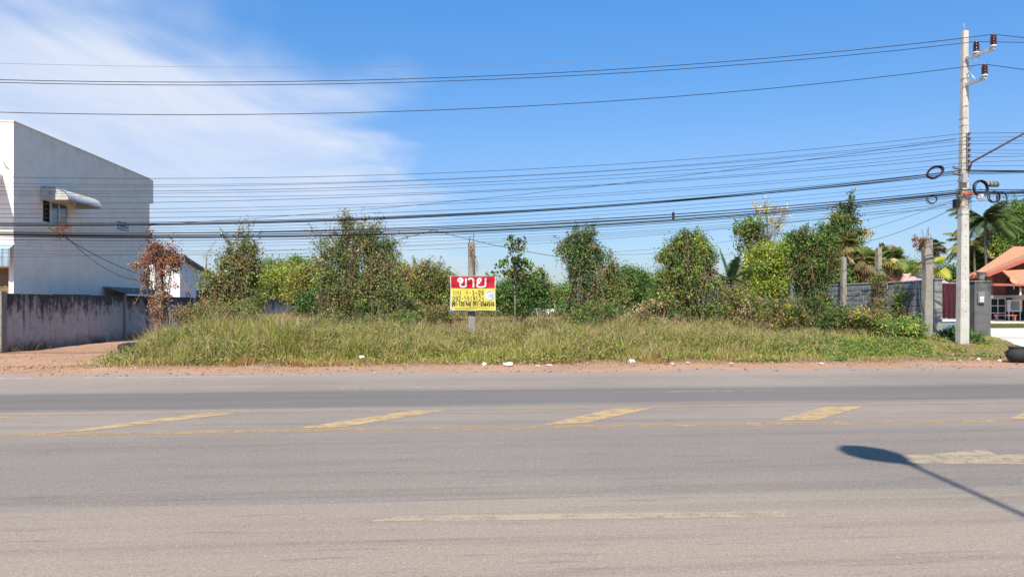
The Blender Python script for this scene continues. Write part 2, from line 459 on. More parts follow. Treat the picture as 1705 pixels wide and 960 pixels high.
# ------------------------------------------------------------------ setting materials
def stain_wall(name, base, dark, low, ztop, amt=1.0, zlow=0.55, sc_=1.0, bias=0.0):
    """rendered wall: black mould running down from the top, red soil splashed up from below"""
    t = NT(name); c = t.n('ShaderNodeTexCoord'); sp = t.n('ShaderNodeSeparateXYZ'); t.l(c.outputs['Object'], sp.inputs[0])
    v = t.coord('Object'); vst = t.coord('Object', (2.2*sc_, 2.2*sc_, 0.22*sc_))
    drip = t.noise(1.25, 7, 0.7, vst); blot = t.noise(1.3*sc_, 9, 0.78, v); fine = t.noise(22, 4, 0.6, v)
    mot = t.noise(3.1*sc_, 6, 0.75, v)
    col = t.mix(t.ramp(mot, 0.35, 0.65), tuple(x*(0.78 if base[0] < 0.8 else 0.93) for x in base), tuple(min(0.93, x*1.12) for x in base))
    z = sp.outputs['Z']
    top = t.math('ADD', t.ramp(z, ztop-1.15, ztop, -0.35+bias, 0.42+bias), t.math('ADD', t.math('MULTIPLY', t.math('SUBTRACT', drip, 0.5), 1.5), t.math('MULTIPLY', t.math('SUBTRACT', blot, 0.5), 2.2)))
    col = t.mix(t.math('MULTIPLY', t.ramp(top, 0.0, 0.42), amt), col, dark)
    bot = t.math('ADD', t.ramp(z, 0.0, zlow, 0.45, -0.4), t.math('MULTIPLY', t.math('SUBTRACT', blot, 0.5), 1.6))
    col = t.mix(t.math('MULTIPLY', t.ramp(bot, 0.0, 0.5), 0.75), col, low)
    col = t.mix(t.ramp(fine, 0.3, 0.7, 0.14 if base[0] < 0.8 else 0.03, 0), col, (0.03, 0.03, 0.03))
    t.color(col); t.rough(0.92); t.spec(0.15); t.bump(t.math('ADD', fine, blot), 0.35 if base[0] < 0.8 else 0.06, 0.012)
    return t.m
M_LWALL = stain_wall('mouldy_render', (0.50, 0.46, 0.43), (0.05, 0.047, 0.045), (0.36, 0.18, 0.105), 1.95, 0.94, 0.8, 1.5, 0.14)
M_PLASTER = stain_wall('pale_render', (0.93, 0.80, 0.69), (0.60, 0.52, 0.47), (0.7, 0.6, 0.54), 7.95, 0.30, 0.3, 0.5, -0.2)
M_WHITEW = simple('white_wall_paint', (0.80, 0.79, 0.77), 0.7, 0.05, 2.0, 0.1)
M_CONC = stain_wall('weathered_concrete', (0.29, 0.265, 0.225), (0.075, 0.068, 0.058), (0.26, 0.2, 0.14), 3.8, 0.8, 0.4, 1.6)
M_CONCL = simple('pole_concrete', (0.47, 0.45, 0.40), 0.85, 0.10, 3.0, 0.25, dirt=(0.33, 0.30, 0.25), dscale=2.2)
M_BLOCK = stain_wall('mouldy_block', (0.30, 0.31, 0.325), (0.05, 0.052, 0.055), (0.2, 0.19, 0.17), 2.6, 0.75, 0.3, 1.3)
M_JOINT = simple('mortar_joint', (0.13, 0.13, 0.135), 0.95, 0.3, 5)
M_GATEW = stain_wall('grey_gate_render', (0.27, 0.27, 0.25), (0.055, 0.057, 0.06), (0.2, 0.19, 0.17), 2.6, 0.85, 0.3, 0.9)
M_GATED = stain_wall('dark_gate_render', (0.125, 0.125, 0.12), (0.03, 0.031, 0.034), (0.1, 0.1, 0.1), 2.6, 0.9, 0.3, 0.9)
M_METAL = simple('galvanised_steel', (0.50, 0.51, 0.52), 0.45, 0.12, 8, 0, 0.6)
M_SHEET = simple('corrugated_sheet', (0.50, 0.50, 0.48), 0.45, 0.12, 4, 0, 0.25, dirt=(0.28, 0.26, 0.24), dscale=3)
M_BLUESH = simple('blue_grey_sheet', (0.30, 0.40, 0.45), 0.5, 0.15, 4, 0, 0.2)
M_DARKSH = simple('dark_green_sheet', (0.10, 0.14, 0.13), 0.6, 0.2, 4)
M_ALU = simple('white_aluminium', (0.72, 0.74, 0.74), 0.4, 0.05, 5)
def glass_mat(name, c):
    t = NT(name); v = t.coord('Object'); n = t.noise(1.2, 3, 0.5, v)
    t.color(t.mix(t.ramp(n, 0.35, 0.65), tuple(x*0.6 for x in c), c)); t.rough(0.06); t.spec(0.8); return t.m
M_GLASS = glass_mat('blue_tinted_glass', (0.07, 0.16, 0.19))
M_GLASSB = glass_mat('glass_block', (0.22, 0.30, 0.32))
M_BLACK = simple('dark_interior', (0.02, 0.018, 0.017), 0.8, 0.2)
M_SHUT = simple('brown_shutter', (0.20, 0.13, 0.075), 0.6, 0.15)
M_BROWNROOF = simple('grey_brown_roof', (0.20, 0.18, 0.17), 0.8, 0.2, 5)
M_ORANGE = simple('orange_roof_paint', (0.45, 0.20, 0.11), 0.7, 0.10, 1.5, 0.05, dirt=(0.44, 0.2, 0.12), dscale=0.6)
M_PINK = simple('faded_pink_roof', (0.52, 0.28, 0.25), 0.75, 0.15, 2.0)
M_FASCIA = simple('red_fascia', (0.35, 0.10, 0.06), 0.6, 0.1)
M_BRICKRED = simple('dark_red_wall', (0.16, 0.05, 0.035), 0.7, 0.2)
M_MAROON = simple('maroon_gate_sheet', (0.055, 0.008, 0.013), 0.5, 0.2, 5)
M_BLUEPL = simple('blue_grey_plinth', (0.17, 0.22, 0.25), 0.8, 0.15)
M_RUBBER = simple('black_rubber', (0.022, 0.022, 0.023), 0.8, 0.3, 20)
M_CABLE = simple('cable_sheath', (0.012, 0.012, 0.013), 0.6, 0.2)
M_CABLEG = simple('aluminium_wire', (0.16, 0.16, 0.17), 0.5, 0.2)
M_INSUL = simple('brown_glazed_ceramic', (0.085, 0.022, 0.018), 0.18, 0.15, 6, 0, 0, 0.6)
M_INSULW = simple('white_ceramic', (0.75, 0.74, 0.72), 0.3, 0.05)
M_SLAB = simple('drive_concrete', (0.60, 0.55, 0.48), 0.9, 0.1, 2, 0.2, dirt=(0.46, 0.40, 0.33), dscale=0.7)
M_RUST = simple('rusty_bar', (0.14, 0.06, 0.035), 0.9, 0.3, 20)
M_GREYBOX = simple('grey_plastic', (0.18, 0.18, 0.18), 0.5, 0.1)
M_WOOD = simple('grey_driftwood', (0.28, 0.25, 0.21), 0.9, 0.25, 12)
M_PLASTIC = simple('white_plastic_film', (0.80, 0.80, 0.79), 0.45, 0.06, 8)
M_PAPER = simple('dirty_paper', (0.58, 0.50, 0.42), 0.8, 0.15, 8)

# concrete drive on the right
dv = MB()
zs_ = 0.31
pts = [(14.75, 21.6), (23.4, 39.6), (62, 42.5), (62, 25.0), (17.0, 20.8)]
dv.add([(x, y, zs_) for x, y in pts] + [(x, y, zs_-0.12) for x, y in pts],
       [(0, 4, 3, 2, 1)] + [(i, (i+1) % 5, (i+1) % 5 + 5, i+5) for i in range(5)])
tag(dv.build('concrete_drive', M_SLAB), kind='structure')
dv = MB(); dv.box(26.0, 80, 49.5, 80, 0.15, 0.38)
tag(dv.build('porch_floor', M_SLAB), kind='structure')

def holed_face(mb, axis, pos, a0, a1, z0, z1, holes, depth, flip=False):
    """wall face with rectangular openings and their reveals; axis 'x': plane x=pos spanned by y,z; 'y': plane y=pos by x,z"""
    A = sorted({a0, a1, *[h[0] for h in holes], *[h[1] for h in holes]}); Z = sorted({z0, z1, *[h[2] for h in holes], *[h[3] for h in holes]})
    def pt(a, z, d=0.0): return (pos+d, a, z) if axis == 'x' else (a, pos+d, z)
    for i in range(len(A)-1):
        for j in range(len(Z)-1):
            ca, cz_ = (A[i]+A[i+1])/2, (Z[j]+Z[j+1])/2
            if any(h[0] < ca < h[1] and h[2] < cz_ < h[3] for h in holes): continue
            mb.add([pt(A[i],Z[j]), pt(A[i+1],Z[j]), pt(A[i+1],Z[j+1]), pt(A[i],Z[j+1])], [(0,1,2,3)])
    for h in holes:
        c = [(h[0],h[2]),(h[1],h[2]),(h[1],h[3]),(h[0],h[3])]
        for i in range(4):
            p, q = c[i], c[(i+1)%4]
            mb.add([pt(*p), pt(*q), pt(*q, depth), pt(*p, depth)], [(0,1,2,3)])

# ------------------------------------------------------------------ left boundary wall
W0 = (-16.4, 24.5)
lw = empty('boundary_wall', (W0[0], W0[1], 0), ROADROT, 'long mould-stained grey rendered wall beside the dirt drive', 'wall')
yy = 0.0; k = 0
while yy < 46.5:
    z1 = 1.93 + 0.02*math.sin(k*1.7); ln = 3.0
    MB().bbox(-0.11, 0.0, yy+0.1, yy+ln-0.1, -0.35, z1, 0.012).build('panel', M_LWALL, lw)
    MB().bbox(-0.14, 0.018, yy+ln-0.1, yy+ln+0.1, -0.35, z1+0.004, 0.012).build('pilaster', M_LWALL, lw)
    yy += ln; k += 1
MB().bbox(-0.17, 0.05, -0.22, 0.1, -0.35, 2.0, 0.015).build('end_post', M_CONC, lw)

# ------------------------------------------------------------------ white two-storey building
bd = empty('shophouse', (-17.4, 26.5, 0), ROADROT, 'tall flat-roofed pale two-storey building behind the stained wall', 'building')
HT = 7.93
win = (1.95, 3.95, 4.62, 5.56); vent = (8.4, 9.75, 5.02, 5.40)
m = MB(); holed_face(m, 'x', 0.0, 0.0, 12.3, -0.2, HT, [win, vent], -0.16)
holed_face(m, 'y', 0.0, -9.0, 0.0, -0.2, HT, [(-8.5, -0.16, -0.2, 2.85)], 0.2)
m.add([(-9,12.3,-.2),(0,12.3,-.2),(0,12.3,HT),(-9,12.3,HT)], [(3,2,1,0)])
m.add([(-9,0,-.2),(-9,12.3,-.2),(-9,12.3,HT),(-9,0,HT)], [(3,2,1,0)])
m.add([(-9,0,HT-.25),(0,0,HT-.25),(0,12.3,HT-.25),(-9,12.3,HT-.25)], [(0,1,2,3)])
m.build('wall', M_PLASTER, bd)
m = MB(); m.box(-9.0, 0.02, 12.302, 12.75, 6.75, HT+0.01); m.build('rear_parapet', M_PLASTER, bd)
m = MB(); m.box(-9.05, 0.03, -0.03, 12.3, HT+0.001, HT+0.045); m.build('roof_capping', M_PLASTER, bd)
w_ = MB(); 
for a, b, c, d in ((1.95,3.95,4.62,4.69),(1.95,3.95,5.49,5.56),(1.95,2.0,4.69,5.49),(3.89,3.95,4.69,5.49),(2.60,2.66,4.69,5.49),(3.22,3.28,4.69,5.49)):
    w_.box(-0.09, -0.03, a, b, c, d)
w_.box(-0.085, -0.04, 2.66, 3.89, 5.08, 5.11)
wo = w_.build('window', M_ALU, bd)
for a, b, mt in ((2.0, 2.6, M_BLACK), (2.66, 3.22, M_GLASS), (3.28, 3.89, M_GLASS)):
    MB().box(-0.075 if mt is M_GLASS else -0.155, -0.065 if mt is M_GLASS else -0.145, a, b, 4.69, 5.49).build('pane', mt, wo)
MB().box(-0.02, 0.07, 1.85, 4.05, 4.55, 4.615).build('window_sill', M_PLASTER, bd)
vb = MB()
vb.box(-0.12, -0.10, 8.4, 9.75, 5.02, 5.40)
vo = vb.build('vent_window', M_BLACK, bd)
for i in range(6):
    for j in range(2):
        MB().bbox(-0.095, -0.02, 8.42+i*0.222, 8.61+i*0.222, 5.04+j*0.18, 5.20+j*0.18, 0.01).build('glass_block', M_GLASSB, vo)
# curved corrugated awning over the window
aw = MB(); nseg, ncor = 9, 52
def awp(f):     # profile from the wall out and down
    a = f*math.pi*0.5
    return (0.02 + 0.98*math.sin(a)**0.8*1.0, 5.95 - 0.10*f - 0.36*(1-math.cos(a))**1.3)
vs = []; fs = []
for i in range(ncor+1):
    y = 1.75 + 2.75*i/ncor; rip = 0.018 if i % 4 in (0, 1) else -0.018
    for j in range(nseg+1):
        x, z = awp(j/nseg); vs.append((x+rip*0.5, y, z+rip))
for i in range(ncor):
    for j in range(nseg): 
        a = i*(nseg+1)+j; fs.append((a, a+1, a+nseg+2, a+nseg+1))
aw.add(vs, fs)
awo = aw.build('awning', M_SHEET, bd)
sd = awo.modifiers.new('thick', 'SOLIDIFY'); sd.thickness = 0.006
for y in (1.76, 4.49):      # end cheeks
    c = MB(); prof = [awp(j/nseg) for j in range(nseg+1)]
    c.add([(x, y, z-0.02) for x, z in prof] + [(0.02, y, 5.45)], [tuple(range(nseg+2))]); 
    co = c.build('end_cheek', M_SHEET, awo); q = co.modifiers.new('thick', 'SOLIDIFY'); q.thickness = 0.008
for y in (1.9, 3.1, 4.35):
    MB().tube([(0.0, y, 5.50), (0.9, y, 5.50)], 0.012, 5).build('bracket', M_METAL, awo)
# front: balcony slab, blue awning, roller shutter
MB().bbox(-9, -0.37, -1.43, -0.003, 5.92, 6.12, 0.02).build('balcony_slab', M_WHITEW, bd)
MB().tube([(-0.25, -0.0, 6.35), (-0.25, -0.14, 6.5), (-0.2, -0.2, 6.52)], 0.025, 6).build('spout', M_METAL, bd)
fa = MB(); vs = []; fs = []
for i in range(61):
    x = -3.0 + 3.08*i/60; r_ = 0.022 if i % 4 in (0, 1) else -0.022
    vs += [(x, -0.03+r_*0.3, 3.70+r_*0.3), (x, -0.38+r_, 3.50+r_*0.5), (x, -0.42+r_, 2.88)]
for i in range(60):
    fs += [(3*i, 3*i+1, 3*i+4, 3*i+3), (3*i+1, 3*i+2, 3*i+5, 3*i+4)]
fa.add(vs, fs); fo = fa.build('front_awning', M_BLUESH, bd); q = fo.modifiers.new('thick', 'SOLIDIFY'); q.thickness = 0.006
sh = MB()
for i in range(30): sh.bbox(-8.5, -0.16, 0.12, 0.15, -0.2+i*0.102, -0.2+i*0.102+0.098, 0.012)
sh.build('roller_shutter', M_SHUT, bd)

# lean-to sheet roof between building and wall
lt = empty('lean_to_roof', (-17.4, 26.5, 0), ROADROT, 'low dark sheet roof against the foot of the pale building', 'roof')
m = MB(); vs = []; fs = []
for i in range(57):
    y = 6.9 + 5.6*i/56; r_ = 0.015 if i % 4 in (0, 1) else -0.015
    vs += [(0.03, y, 2.34+r_), (1.02, y, 2.03+r_)]
for i in range(56): fs.append((2*i, 2*i+1, 2*i+3, 2*i+2))
m.add(vs, fs); mo = m.build('sheet', M_DARKSH, lt); q = mo.modifiers.new('thick', 'SOLIDIFY'); q.thickness = 0.01
MB().box(1.03, 1.08, 6.9, 12.5, 1.95, 2.02).build('edge_batten', M_ALU, lt)
for y in (7.1, 9.7, 12.3): MB().box(0.85, 0.93, y-0.04, y+0.04, -0.1, 2.02).build('support_post', M_WOOD, lt)

# small white house behind
h2 = empty('small_house', (-21.0, 48.0, 0), ROADROT, 'small white house with sloping grey roof behind the wall and red vine', 'house')
m = MB(); m.add([(0,0,-.2),(0,13,-.2),(0,13,2.45),(0,0,4.45),(-7,0,-.2),(-7,13,-.2),(-7,13,2.45),(-7,0,4.45)],
      [(0,1,2,3),(4,7,6,5),(0,3,7,4),(1,5,6,2),(3,2,6,7)]); m.build('wall', M_WHITEW, h2)
m = MB(); b = [(0.35,-0.35,4.52),(0.35,13.3,2.43),(-7.2,13.3,2.43),(-7.2,-0.35,4.52)]; m.hexa(b, [(x,y,z+0.14) for x,y,z in b]); m.build('roof', M_BROWNROOF, h2)
MB().box(0.352, 0.39, -0.3, 0.1, 4.2, 4.64).build('barge_end', M_BROWNROOF, h2)
MB().box(0.002, 0.03, 3.2, 4.4, 1.4, 2.5).build('window', M_BLACK, h2)

# ------------------------------------------------------------------ gate pillars far behind on the left
def pillar(loc, label, h=1.95):
    e = empty('gate_pillar', loc, ROADROT, label, 'pillar', 'white gate pillars at the far end of the wall')
    MB().bbox(-0.2, 0.2, -0.2, 0.2, -0.4, h-0.16, 0.02).build('shaft', M_WHITEW, e)
    MB().bbox(-0.29, 0.29, -0.29, 0.29, h-0.158, h, 0.03).build('cap', M_WHITEW, e)
    return e
p1 = pillar((-20.75, 72.3, 0.1), 'white capped pillar closing the far end of the stained wall', 1.85)
p2 = pillar((XD(529, 66), 66, 0.1), 'lone white pillar with a rusty red top standing in the bushes', 1.75)
MB().bbox(-0.2, 0.2, -0.2, 0.2, 1.752, 2.05, 0.02).build('rusty_top', M_FASCIA, p2)
e = empty('low_wall', (XD(895, 78), 78, 0.3), 0, 'low whitewashed wall far across the field', 'wall')
MB().bbox(-2.2, 0.25, -0.08, 0.08, -0.2, 0.82, 0.02).build('panel', M_WHITEW, e); MB().bbox(0.3, 1.7, -0.08, 0.08, -0.2, 0.72, 0.02).build('panel', M_WHITEW, e)
for x in (-0.9, 0.275, 1.75): MB().bbox(x-0.05, x+0.05, -0.16, -0.085, -0.2, 1.9, 0.01).build('post', M_CONC, e)

# ------------------------------------------------------------------ concrete posts
def post(px, D, top_py, w, label, bars=4, group='bare concrete posts of an unbuilt fence', base=None, lean=0.0, vineholes=True, mat=None):
    x = XD(px, D); z0 = gz1(x, D) if base is None else base; h = ZD(top_py, D) - z0
    e = empty('concrete_post', (x, D, z0), ROADROT + R(random.uniform(-6, 6)), label, 'post', group)
    m = MB(); n = 7; r_ = random.Random(px)
    rings = []
    for i in range(n+1):
        f = i/n; z = -0.3 + (h+0.3)*f; j = 0.012
        a = w/2*(1.03-0.05*f); dx = lean*f; c = a*0.16
        ring = [(-a+c,-a),(a-c,-a),(a,-a+c),(a,a-c),(a-c,a),(-a+c,a),(-a,a-c),(-a,-a+c)]
        rings += [(x_+dx+r_.uniform(-j,j), y_+r_.uniform(-j,j), z+(r_.uniform(-.03,.03) if i in (n,) else 0)) for x_, y_ in ring]
    fs = [(i*8+k, i*8+(k+1)%8, (i+1)*8+(k+1)%8, (i+1)*8+k) for i in range(n) for k in range(8)] + [tuple(range(n*8, n*8+8))]
    m.add(rings, fs); m.build('shaft', mat or M_CONC, e)
    for k in range(bars):
        sxx, syy = ((-1,-1),(1,-1),(1,1),(-1,1))[k]; q = w*0.30
        hh = r_.uniform(0.12, 0.38)
        MB().tube([(sxx*q+lean, syy*q, h-0.05), (sxx*q+lean+r_.uniform(-.02,.02), syy*q, h+hh*0.5), (sxx*q+lean+r_.uniform(-.06,.06), syy*q+r_.uniform(-.04,.04), h+hh)], 0.009, 5).build('reinforcing_bar', M_RUST, e)
    return e
post(265, 28.5, 410, 0.24, 'concrete post wrapped in red dead vine beside the stained wall')
post(785, 27.0, 405, 0.235, 'tall bare concrete post carrying the red and yellow banner')
post(590, 27.2, 400, 0.22, 'concrete post buried inside the widest brown and green vine mound')
post(398, 27.4, 412, 0.22, 'concrete post buried inside the ragged vine next to the small white house', 0)
post(968, 27.0, 396, 0.24, 'concrete post inside the slim leafy vine column right of the banner')
post(1152, 27.0, 398, 0.24, 'concrete post inside the rounded green vine dome')
post(1348, 28.0, 395, 0.24, 'concrete post inside the dark green vine column before the block wall', 0)
RW0 = Vector((14.1, 25.6, 0))
def rwall(t, off=0.0):      # point along the block wall, t metres back
    return Vector((RW0.x - K*t + off, RW0.y + t, 0))
def rpost(t, top_py, w, label, bars=4, off=-0.1):
    p = rwall(t, off); px = CX + p.x/p.y*F
    return post(px, p.y, top_py, w, label, bars, 'concrete posts along the grey block wall', 0.3)
rpost(0.0, 397, 0.26, 'thick concrete post with rusty bars and dead vine tuft beside the gate', 4)
rpost(2.85, 413, 0.17, 'tall concrete post rising from the block wall before the fan palm', 0)
rpost(5.35, 428, 0.17, 'pale concrete post at the far end of the visible block wall', 0)
rpost(9.9, 450, 0.18, 'short grey post top showing between dark vine and yellow tree', 0)
rpost(12.2, 455, 0.18, 'grey post top showing in front of the yellow-leaved tree', 0)

# ------------------------------------------------------------------ block wall on the right
bw = empty('block_wall', (RW0.x, RW0.y, 0.30), ROADROT, 'mouldy grey concrete block wall behind the weeds on the right', 'wall')
MB().box(0.02, 0.09, 0.2, 15.0, -0.4, 2.03).build('wall_core', M_JOINT, bw)
blk_meshes = []
for v_ in range(4):
    r_ = random.Random(v_); m = MB(); m.bbox(-0.022, 0.05, 0.008, 0.392-r_.uniform(0, .006), 0.008, 0.196, 0.012)
    me_o = m.build('block', M_BLOCK, bw); blk_meshes.append(me_o.data); bpy.data.objects.remove(me_o)
nb = 0
for c in range(10):
    for i in range(29):
        y = 0.22 + i*0.4 + (0.2 if c % 2 else 0.0)
        o = bpy.data.objects.new('block', blk_meshes[(c*7+i*3) % 4]); COL.objects.link(o); o.parent = bw
        o.location = (random.uniform(-0.012, 0.012), y, 0.0 + c*0.2); o.rotation_euler = (0, 0, random.uniform(-.012, .012)); nb += 1
m = MB(); m.bbox(-0.03, 0.11, 0.2, 15.0, 2.035, 2.10, 0.015); m.build('coping', M_BLOCK, bw)

# ------------------------------------------------------------------ gate on the right
gw = empty('gate_wing_wall', (XD(1556, 27.2), 27.2, 0.25), ROADROT, 'narrow grey rendered wing wall between thick post and maroon gate', 'wall')
MB().bbox(-0.21, 0.24, -0.1, 0.1, -0.3, 2.18, 0.02).build('panel', M_GATEW, gw)
MB().bbox(-0.24, 0.28, -0.14, 0.14, 2.182, 2.24, 0.02).build('cap', M_GATEW, gw)
gp = empty('maroon_gate', (XD(1580, 28.6), 28.6, 0.25), ROADROT, 'maroon sheet gate panel over a blue-grey plinth', 'gate')
MB().bbox(-0.32, 0.6, -0.06, 0.06, -0.3, 0.66, 0.015).build('plinth', M_BLUEPL, gp)
MB().bbox(-0.34, 0.6, -0.10, 0.10, 0.662, 0.74, 0.015).build('plinth_cap', M_WHITEW, gp)
for i in range(7):
    MB().bbox(-0.31+i*0.115, -0.31+i*0.115+0.108, -0.02-0.012*(i % 2), 0.0, 0.79, 2.12, 0.006).build('sheet_board', M_MAROON, gp)
for i in range(4): MB().tube([(-0.22+i*0.2, -0.05, 0.75), (-0.22+i*0.2, -0.05, 2.15)], 0.008, 5).build('bar', M_MAROON, gp)
for z in (0.78, 2.13): MB().box(-0.33, 0.6, -0.045, 0.03, z-0.03, z+0.0).build('rail', M_METAL, gp)
gq = empty('gate_post', (XD(1624, 30.0), 30.0, 0.27), ROADROT, 'broad dark grey gate pillar with meter box beside the concrete drive', 'pillar')
MB().bbox(-0.02, 0.66, 0.0, 0.3, -0.3, 2.17, 0.02).build('front_slab', M_GATED, gq)
MB().bbox(-0.05, 0.69, -0.03, 0.33, 2.172, 2.23, 0.02).build('cap', M_GATEW, gq)
MB().bbox(-0.06, 0.20, 0.302, 1.6, -0.3, 2.15, 0.02).build('side_slab', M_GATEW, gq)
mbx = MB(); mbx.bbox(0.06, 0.34, -0.10, -0.002, 1.34, 1.78, 0.02); mo = mbx.build('meter_box', M_GREYBOX, gq)
MB().bbox(0.12, 0.28, -0.112, -0.101, 1.50, 1.60, 0.003).build('dial', M_WHITEW, mo)
MB().bbox(0.12, 0.28, -0.112, -0.101, 1.40, 1.46, 0.003).build('name_plate', M_WHITEW, mo)
fp = MB(); fp.lathe([(0.0, 0.0), (0.11, 0.0), (0.12, 0.12), (0.17, 0.30), (0.21, 0.33), (0.21, 0.38), (0.17, 0.38), (0.15, 0.30), (0.0, 0.28)], 14)
o = fp.build('flower_pot', M_CONC); p = Vector((XD(1633, 30.2)+0.0, 30.17, 0.27+2.232)); o.location = p
tag(o, 'empty concrete flower pot on top of the dark gate pillar', 'pot')

# ------------------------------------------------------------------ orange roofed house
HA = Vector((34.6, 55.0, -0.70)); hw = math.atan2(0.41, 0.91)
hs = empty('orange_roof_house', HA, -hw, 'low house with orange sheet roof and open porch behind the gate', 'house'); hs.scale = (1.447, 1.447, 1.447)
# local: x right across the gable, y depth
ez, rz_, wd, dp = 3.05, 5.35, 5.0, 16.0
def sheet(name, b, mat, th=0.07):
    m = MB(); m.hexa(b, [(x, y, z+th) for x, y, z in b]); return m.build(name, mat, hs)
rf = sheet('roof', [(-0.1, -0.2, ez), (wd, -0.2, rz_), (wd, dp, rz_), (-0.1, dp, ez)], M_ORANGE)
sheet('roof', [(wd+0.002, -0.2, rz_), (2*wd+.1, -0.2, ez), (2*wd+.1, dp, ez), (wd+0.002, dp, rz_)], M_ORANGE)
m = MB(); m.hexa([(-0.1,-0.25,ez-0.14),(wd,-0.25,rz_-0.14),(wd,-0.205,rz_-0.14),(-0.1,-0.205,ez-0.14)], [(-0.1,-0.25,ez+0.05),(wd,-0.25,rz_+0.05),(wd,-0.205,rz_+0.05),(-0.1,-0.205,ez+0.05)])
m.build('barge_board', M_FASCIA, rf)
m = MB(); m.box(-0.16, -0.105, -0.2, dp, ez-0.1, ez+0.06); m.build('eave_board', M_FASCIA, rf)
m = MB(); m.add([(0.3,1.2,0),(9.6,1.2,0),(9.6,1.2,3.0),(wd,1.2,rz_-0.1),(0.3,1.2,3.0),(0.3,dp-.4,0),(9.6,dp-.4,0),(9.6,dp-.4,3.0),(wd,dp-.4,rz_-0.1),(0.3,dp-.4,3.0)],
    [(0,1,2,3,4),(9,8,7,6,5),(0,4,9,5),(1,6,7,2)]); m.build('wall', M_BRICKRED, hs)
MB().box(0.4, 4.9, 1.05, 1.185, 0.3, 1.72).build('porch_opening', M_BLACK, hs)
MB().box(0.2, 2.0, 0.2, 1.04, 1.76, 2.0).build('lintel', M_WHITEW, hs)
for x0, x1, z0, z1 in ((0.9, 2.1, 1.9, 2.8), (2.3, 3.2, 1.9, 2.8)):
    wv = MB(); wv.box(x0, x1, 1.12, 1.19, z0, z1); wv_o = wv.build('window', M_BLACK, hs)
    MB().box(x0+0.55, x0+0.62, 1.06, 1.115, z0, z1).build('mullion', M_ALU, wv_o)
b = [(-0.2,-2.6,2.42),(2.2,-2.6,2.38),(2.2,-0.26,2.45),(-0.2,-0.26,2.5)]; sheet('flat_canopy', b, M_FASCIA, 0.09)
b = [(1.1,-2.55,2.05),(5.2,-2.55,2.05),(4.9,-0.26,3.35),(0.5,-0.26,3.15)]; sheet('porch_roof', b, M_ORANGE, 0.06)
MB().lathe([(0.09, 0.0), (0.085, 1.6), (0.1, 1.85)], 12, (1.15, -2.35, 0.2)).build('porch_column', M_WHITEW, hs)
dish = empty('satellite_dish', P(1691, 466, 50.1), 0, 'orange satellite dish on the lower porch roof', 'dish'); dish.scale = (1.4, 1.4, 1.4)
m = MB(); m.lathe([(0.0, 0.0), (0.1, 0.008), (0.18, 0.03), (0.24, 0.06), (0.235, 0.066), (0.17, 0.036), (0.0, 0.015)], 20)
do = m.build('reflector', M_ORANGE, dish); do.rotation_euler = (R(62), 0, R(-25))
MB().tube([(0, 0.02, 0), (0, 0.12, -0.12), (0, 0.12, -0.42)], 0.02, 6).build('mast', M_METAL, dish)
MB().tube([(0, -0.02, -0.2), (0.08, -0.36, 0.02), (0.1, -0.36, 0.06)], 0.012, 5).build('feed_arm', M_METAL, dish)
# main hipped roof of the house behind the front gable
mr = empty('hipped_roof_house', (48.0, 66.0, 0.2), 0, 'rear wing with wide orange hipped roof behind the porch gable', 'house')
def mrs(name, b, mat=M_ORANGE, th=0.10):
    m = MB(); q = [(x-48.0, y-66.0, z-0.2) for x, y, z in b]; n_ = len(q); m.add(q + [(x, y, z+th) for x, y, z in q], [tuple(range(n_))[::-1], tuple(range(n_, 2*n_))] + [(i, (i+1) % n_, (i+1) % n_ + n_, i+n_) for i in range(n_)]); return m.build(name, mat, mr)
rr = mrs('roof', [(36.4,60.0,3.82),(62,60.0,3.82),(62,66,6.45),(43.6,66,6.45)]); mrs('roof', [(36.396,60.0,3.815),(43.596,66,6.445),(43.2,72.0,3.815)]); mrs('roof', [(43.6,66.003,6.45),(62,66.003,6.45),(62,72,3.82),(43.21,72,3.82)])
MB().box(-11.6, 14, -6.06, -6.003, 3.42, 3.74).build('eave_board', M_FASCIA, rr)
MB().hexa([(-9.6,-5.2,-.2),(13.5,-5.2,-.2),(13.5,5.2,-.2),(-4.0,5.2,-.2)], [(-9.6,-5.2,3.66),(13.5,-5.2,3.66),(13.5,5.2,3.66),(-4.0,5.2,3.66)]).build('wall', M_BRICKRED, mr)
# things on the porch
sf = empty('glass_cabinet', P(1668, 533.5, 54.5), -hw, 'glass fronted cabinet with white frame on the porch', 'cabinet'); sf.scale = (1.3, 1.3, 1.3)
MB().box(-0.55, 0.55, 0.02, 0.4, 0, 1.25).build('carcass', M_BLACK, sf)
for x in (-0.53, -0.2, 0.15, 0.5): MB().box(x, x+0.035, -0.02, 0.018, 0, 1.25).build('frame_upright', M_ALU, sf)
for z in (0.02, 0.4, 0.8, 1.2): MB().box(-0.495, -0.202, -0.012, 0.014, z, z+0.04).build('shelf_edge', M_ALU, sf); MB().box(-0.163, 0.148, -0.012, 0.014, z, z+0.04).build('shelf_edge', M_ALU, sf)
sf = empty('white_cabinet', P(1690, 534, 53.5), -hw, 'small white cabinet with glass door near the porch column', 'cabinet'); sf.scale = (1.3, 1.3, 1.3)
MB().bbox(-0.33, 0.33, 0.0, 0.4, 0.5, 1.15, 0.02).build('carcass', M_ALU, sf); MB().box(-0.2, 0.2, -0.02, -0.002, 0.58, 1.07).build('glass_door', M_GLASSB, sf)
for x in (-0.28, 0.24): MB().box(x, x+0.04, 0.05, 0.3, 0, 0.5).build('leg', M_ALU, sf)
sf = empty('red_bench', P(1674, 534.5, 52.3), -hw, 'low red wooden bench in front of the cabinets', 'bench'); sf.scale = (1.3, 1.3, 1.3)
MB().bbox(-0.5, 0.5, -0.2, 0.2, 0.28, 0.34, 0.01).build('seat', M_FASCIA, sf)
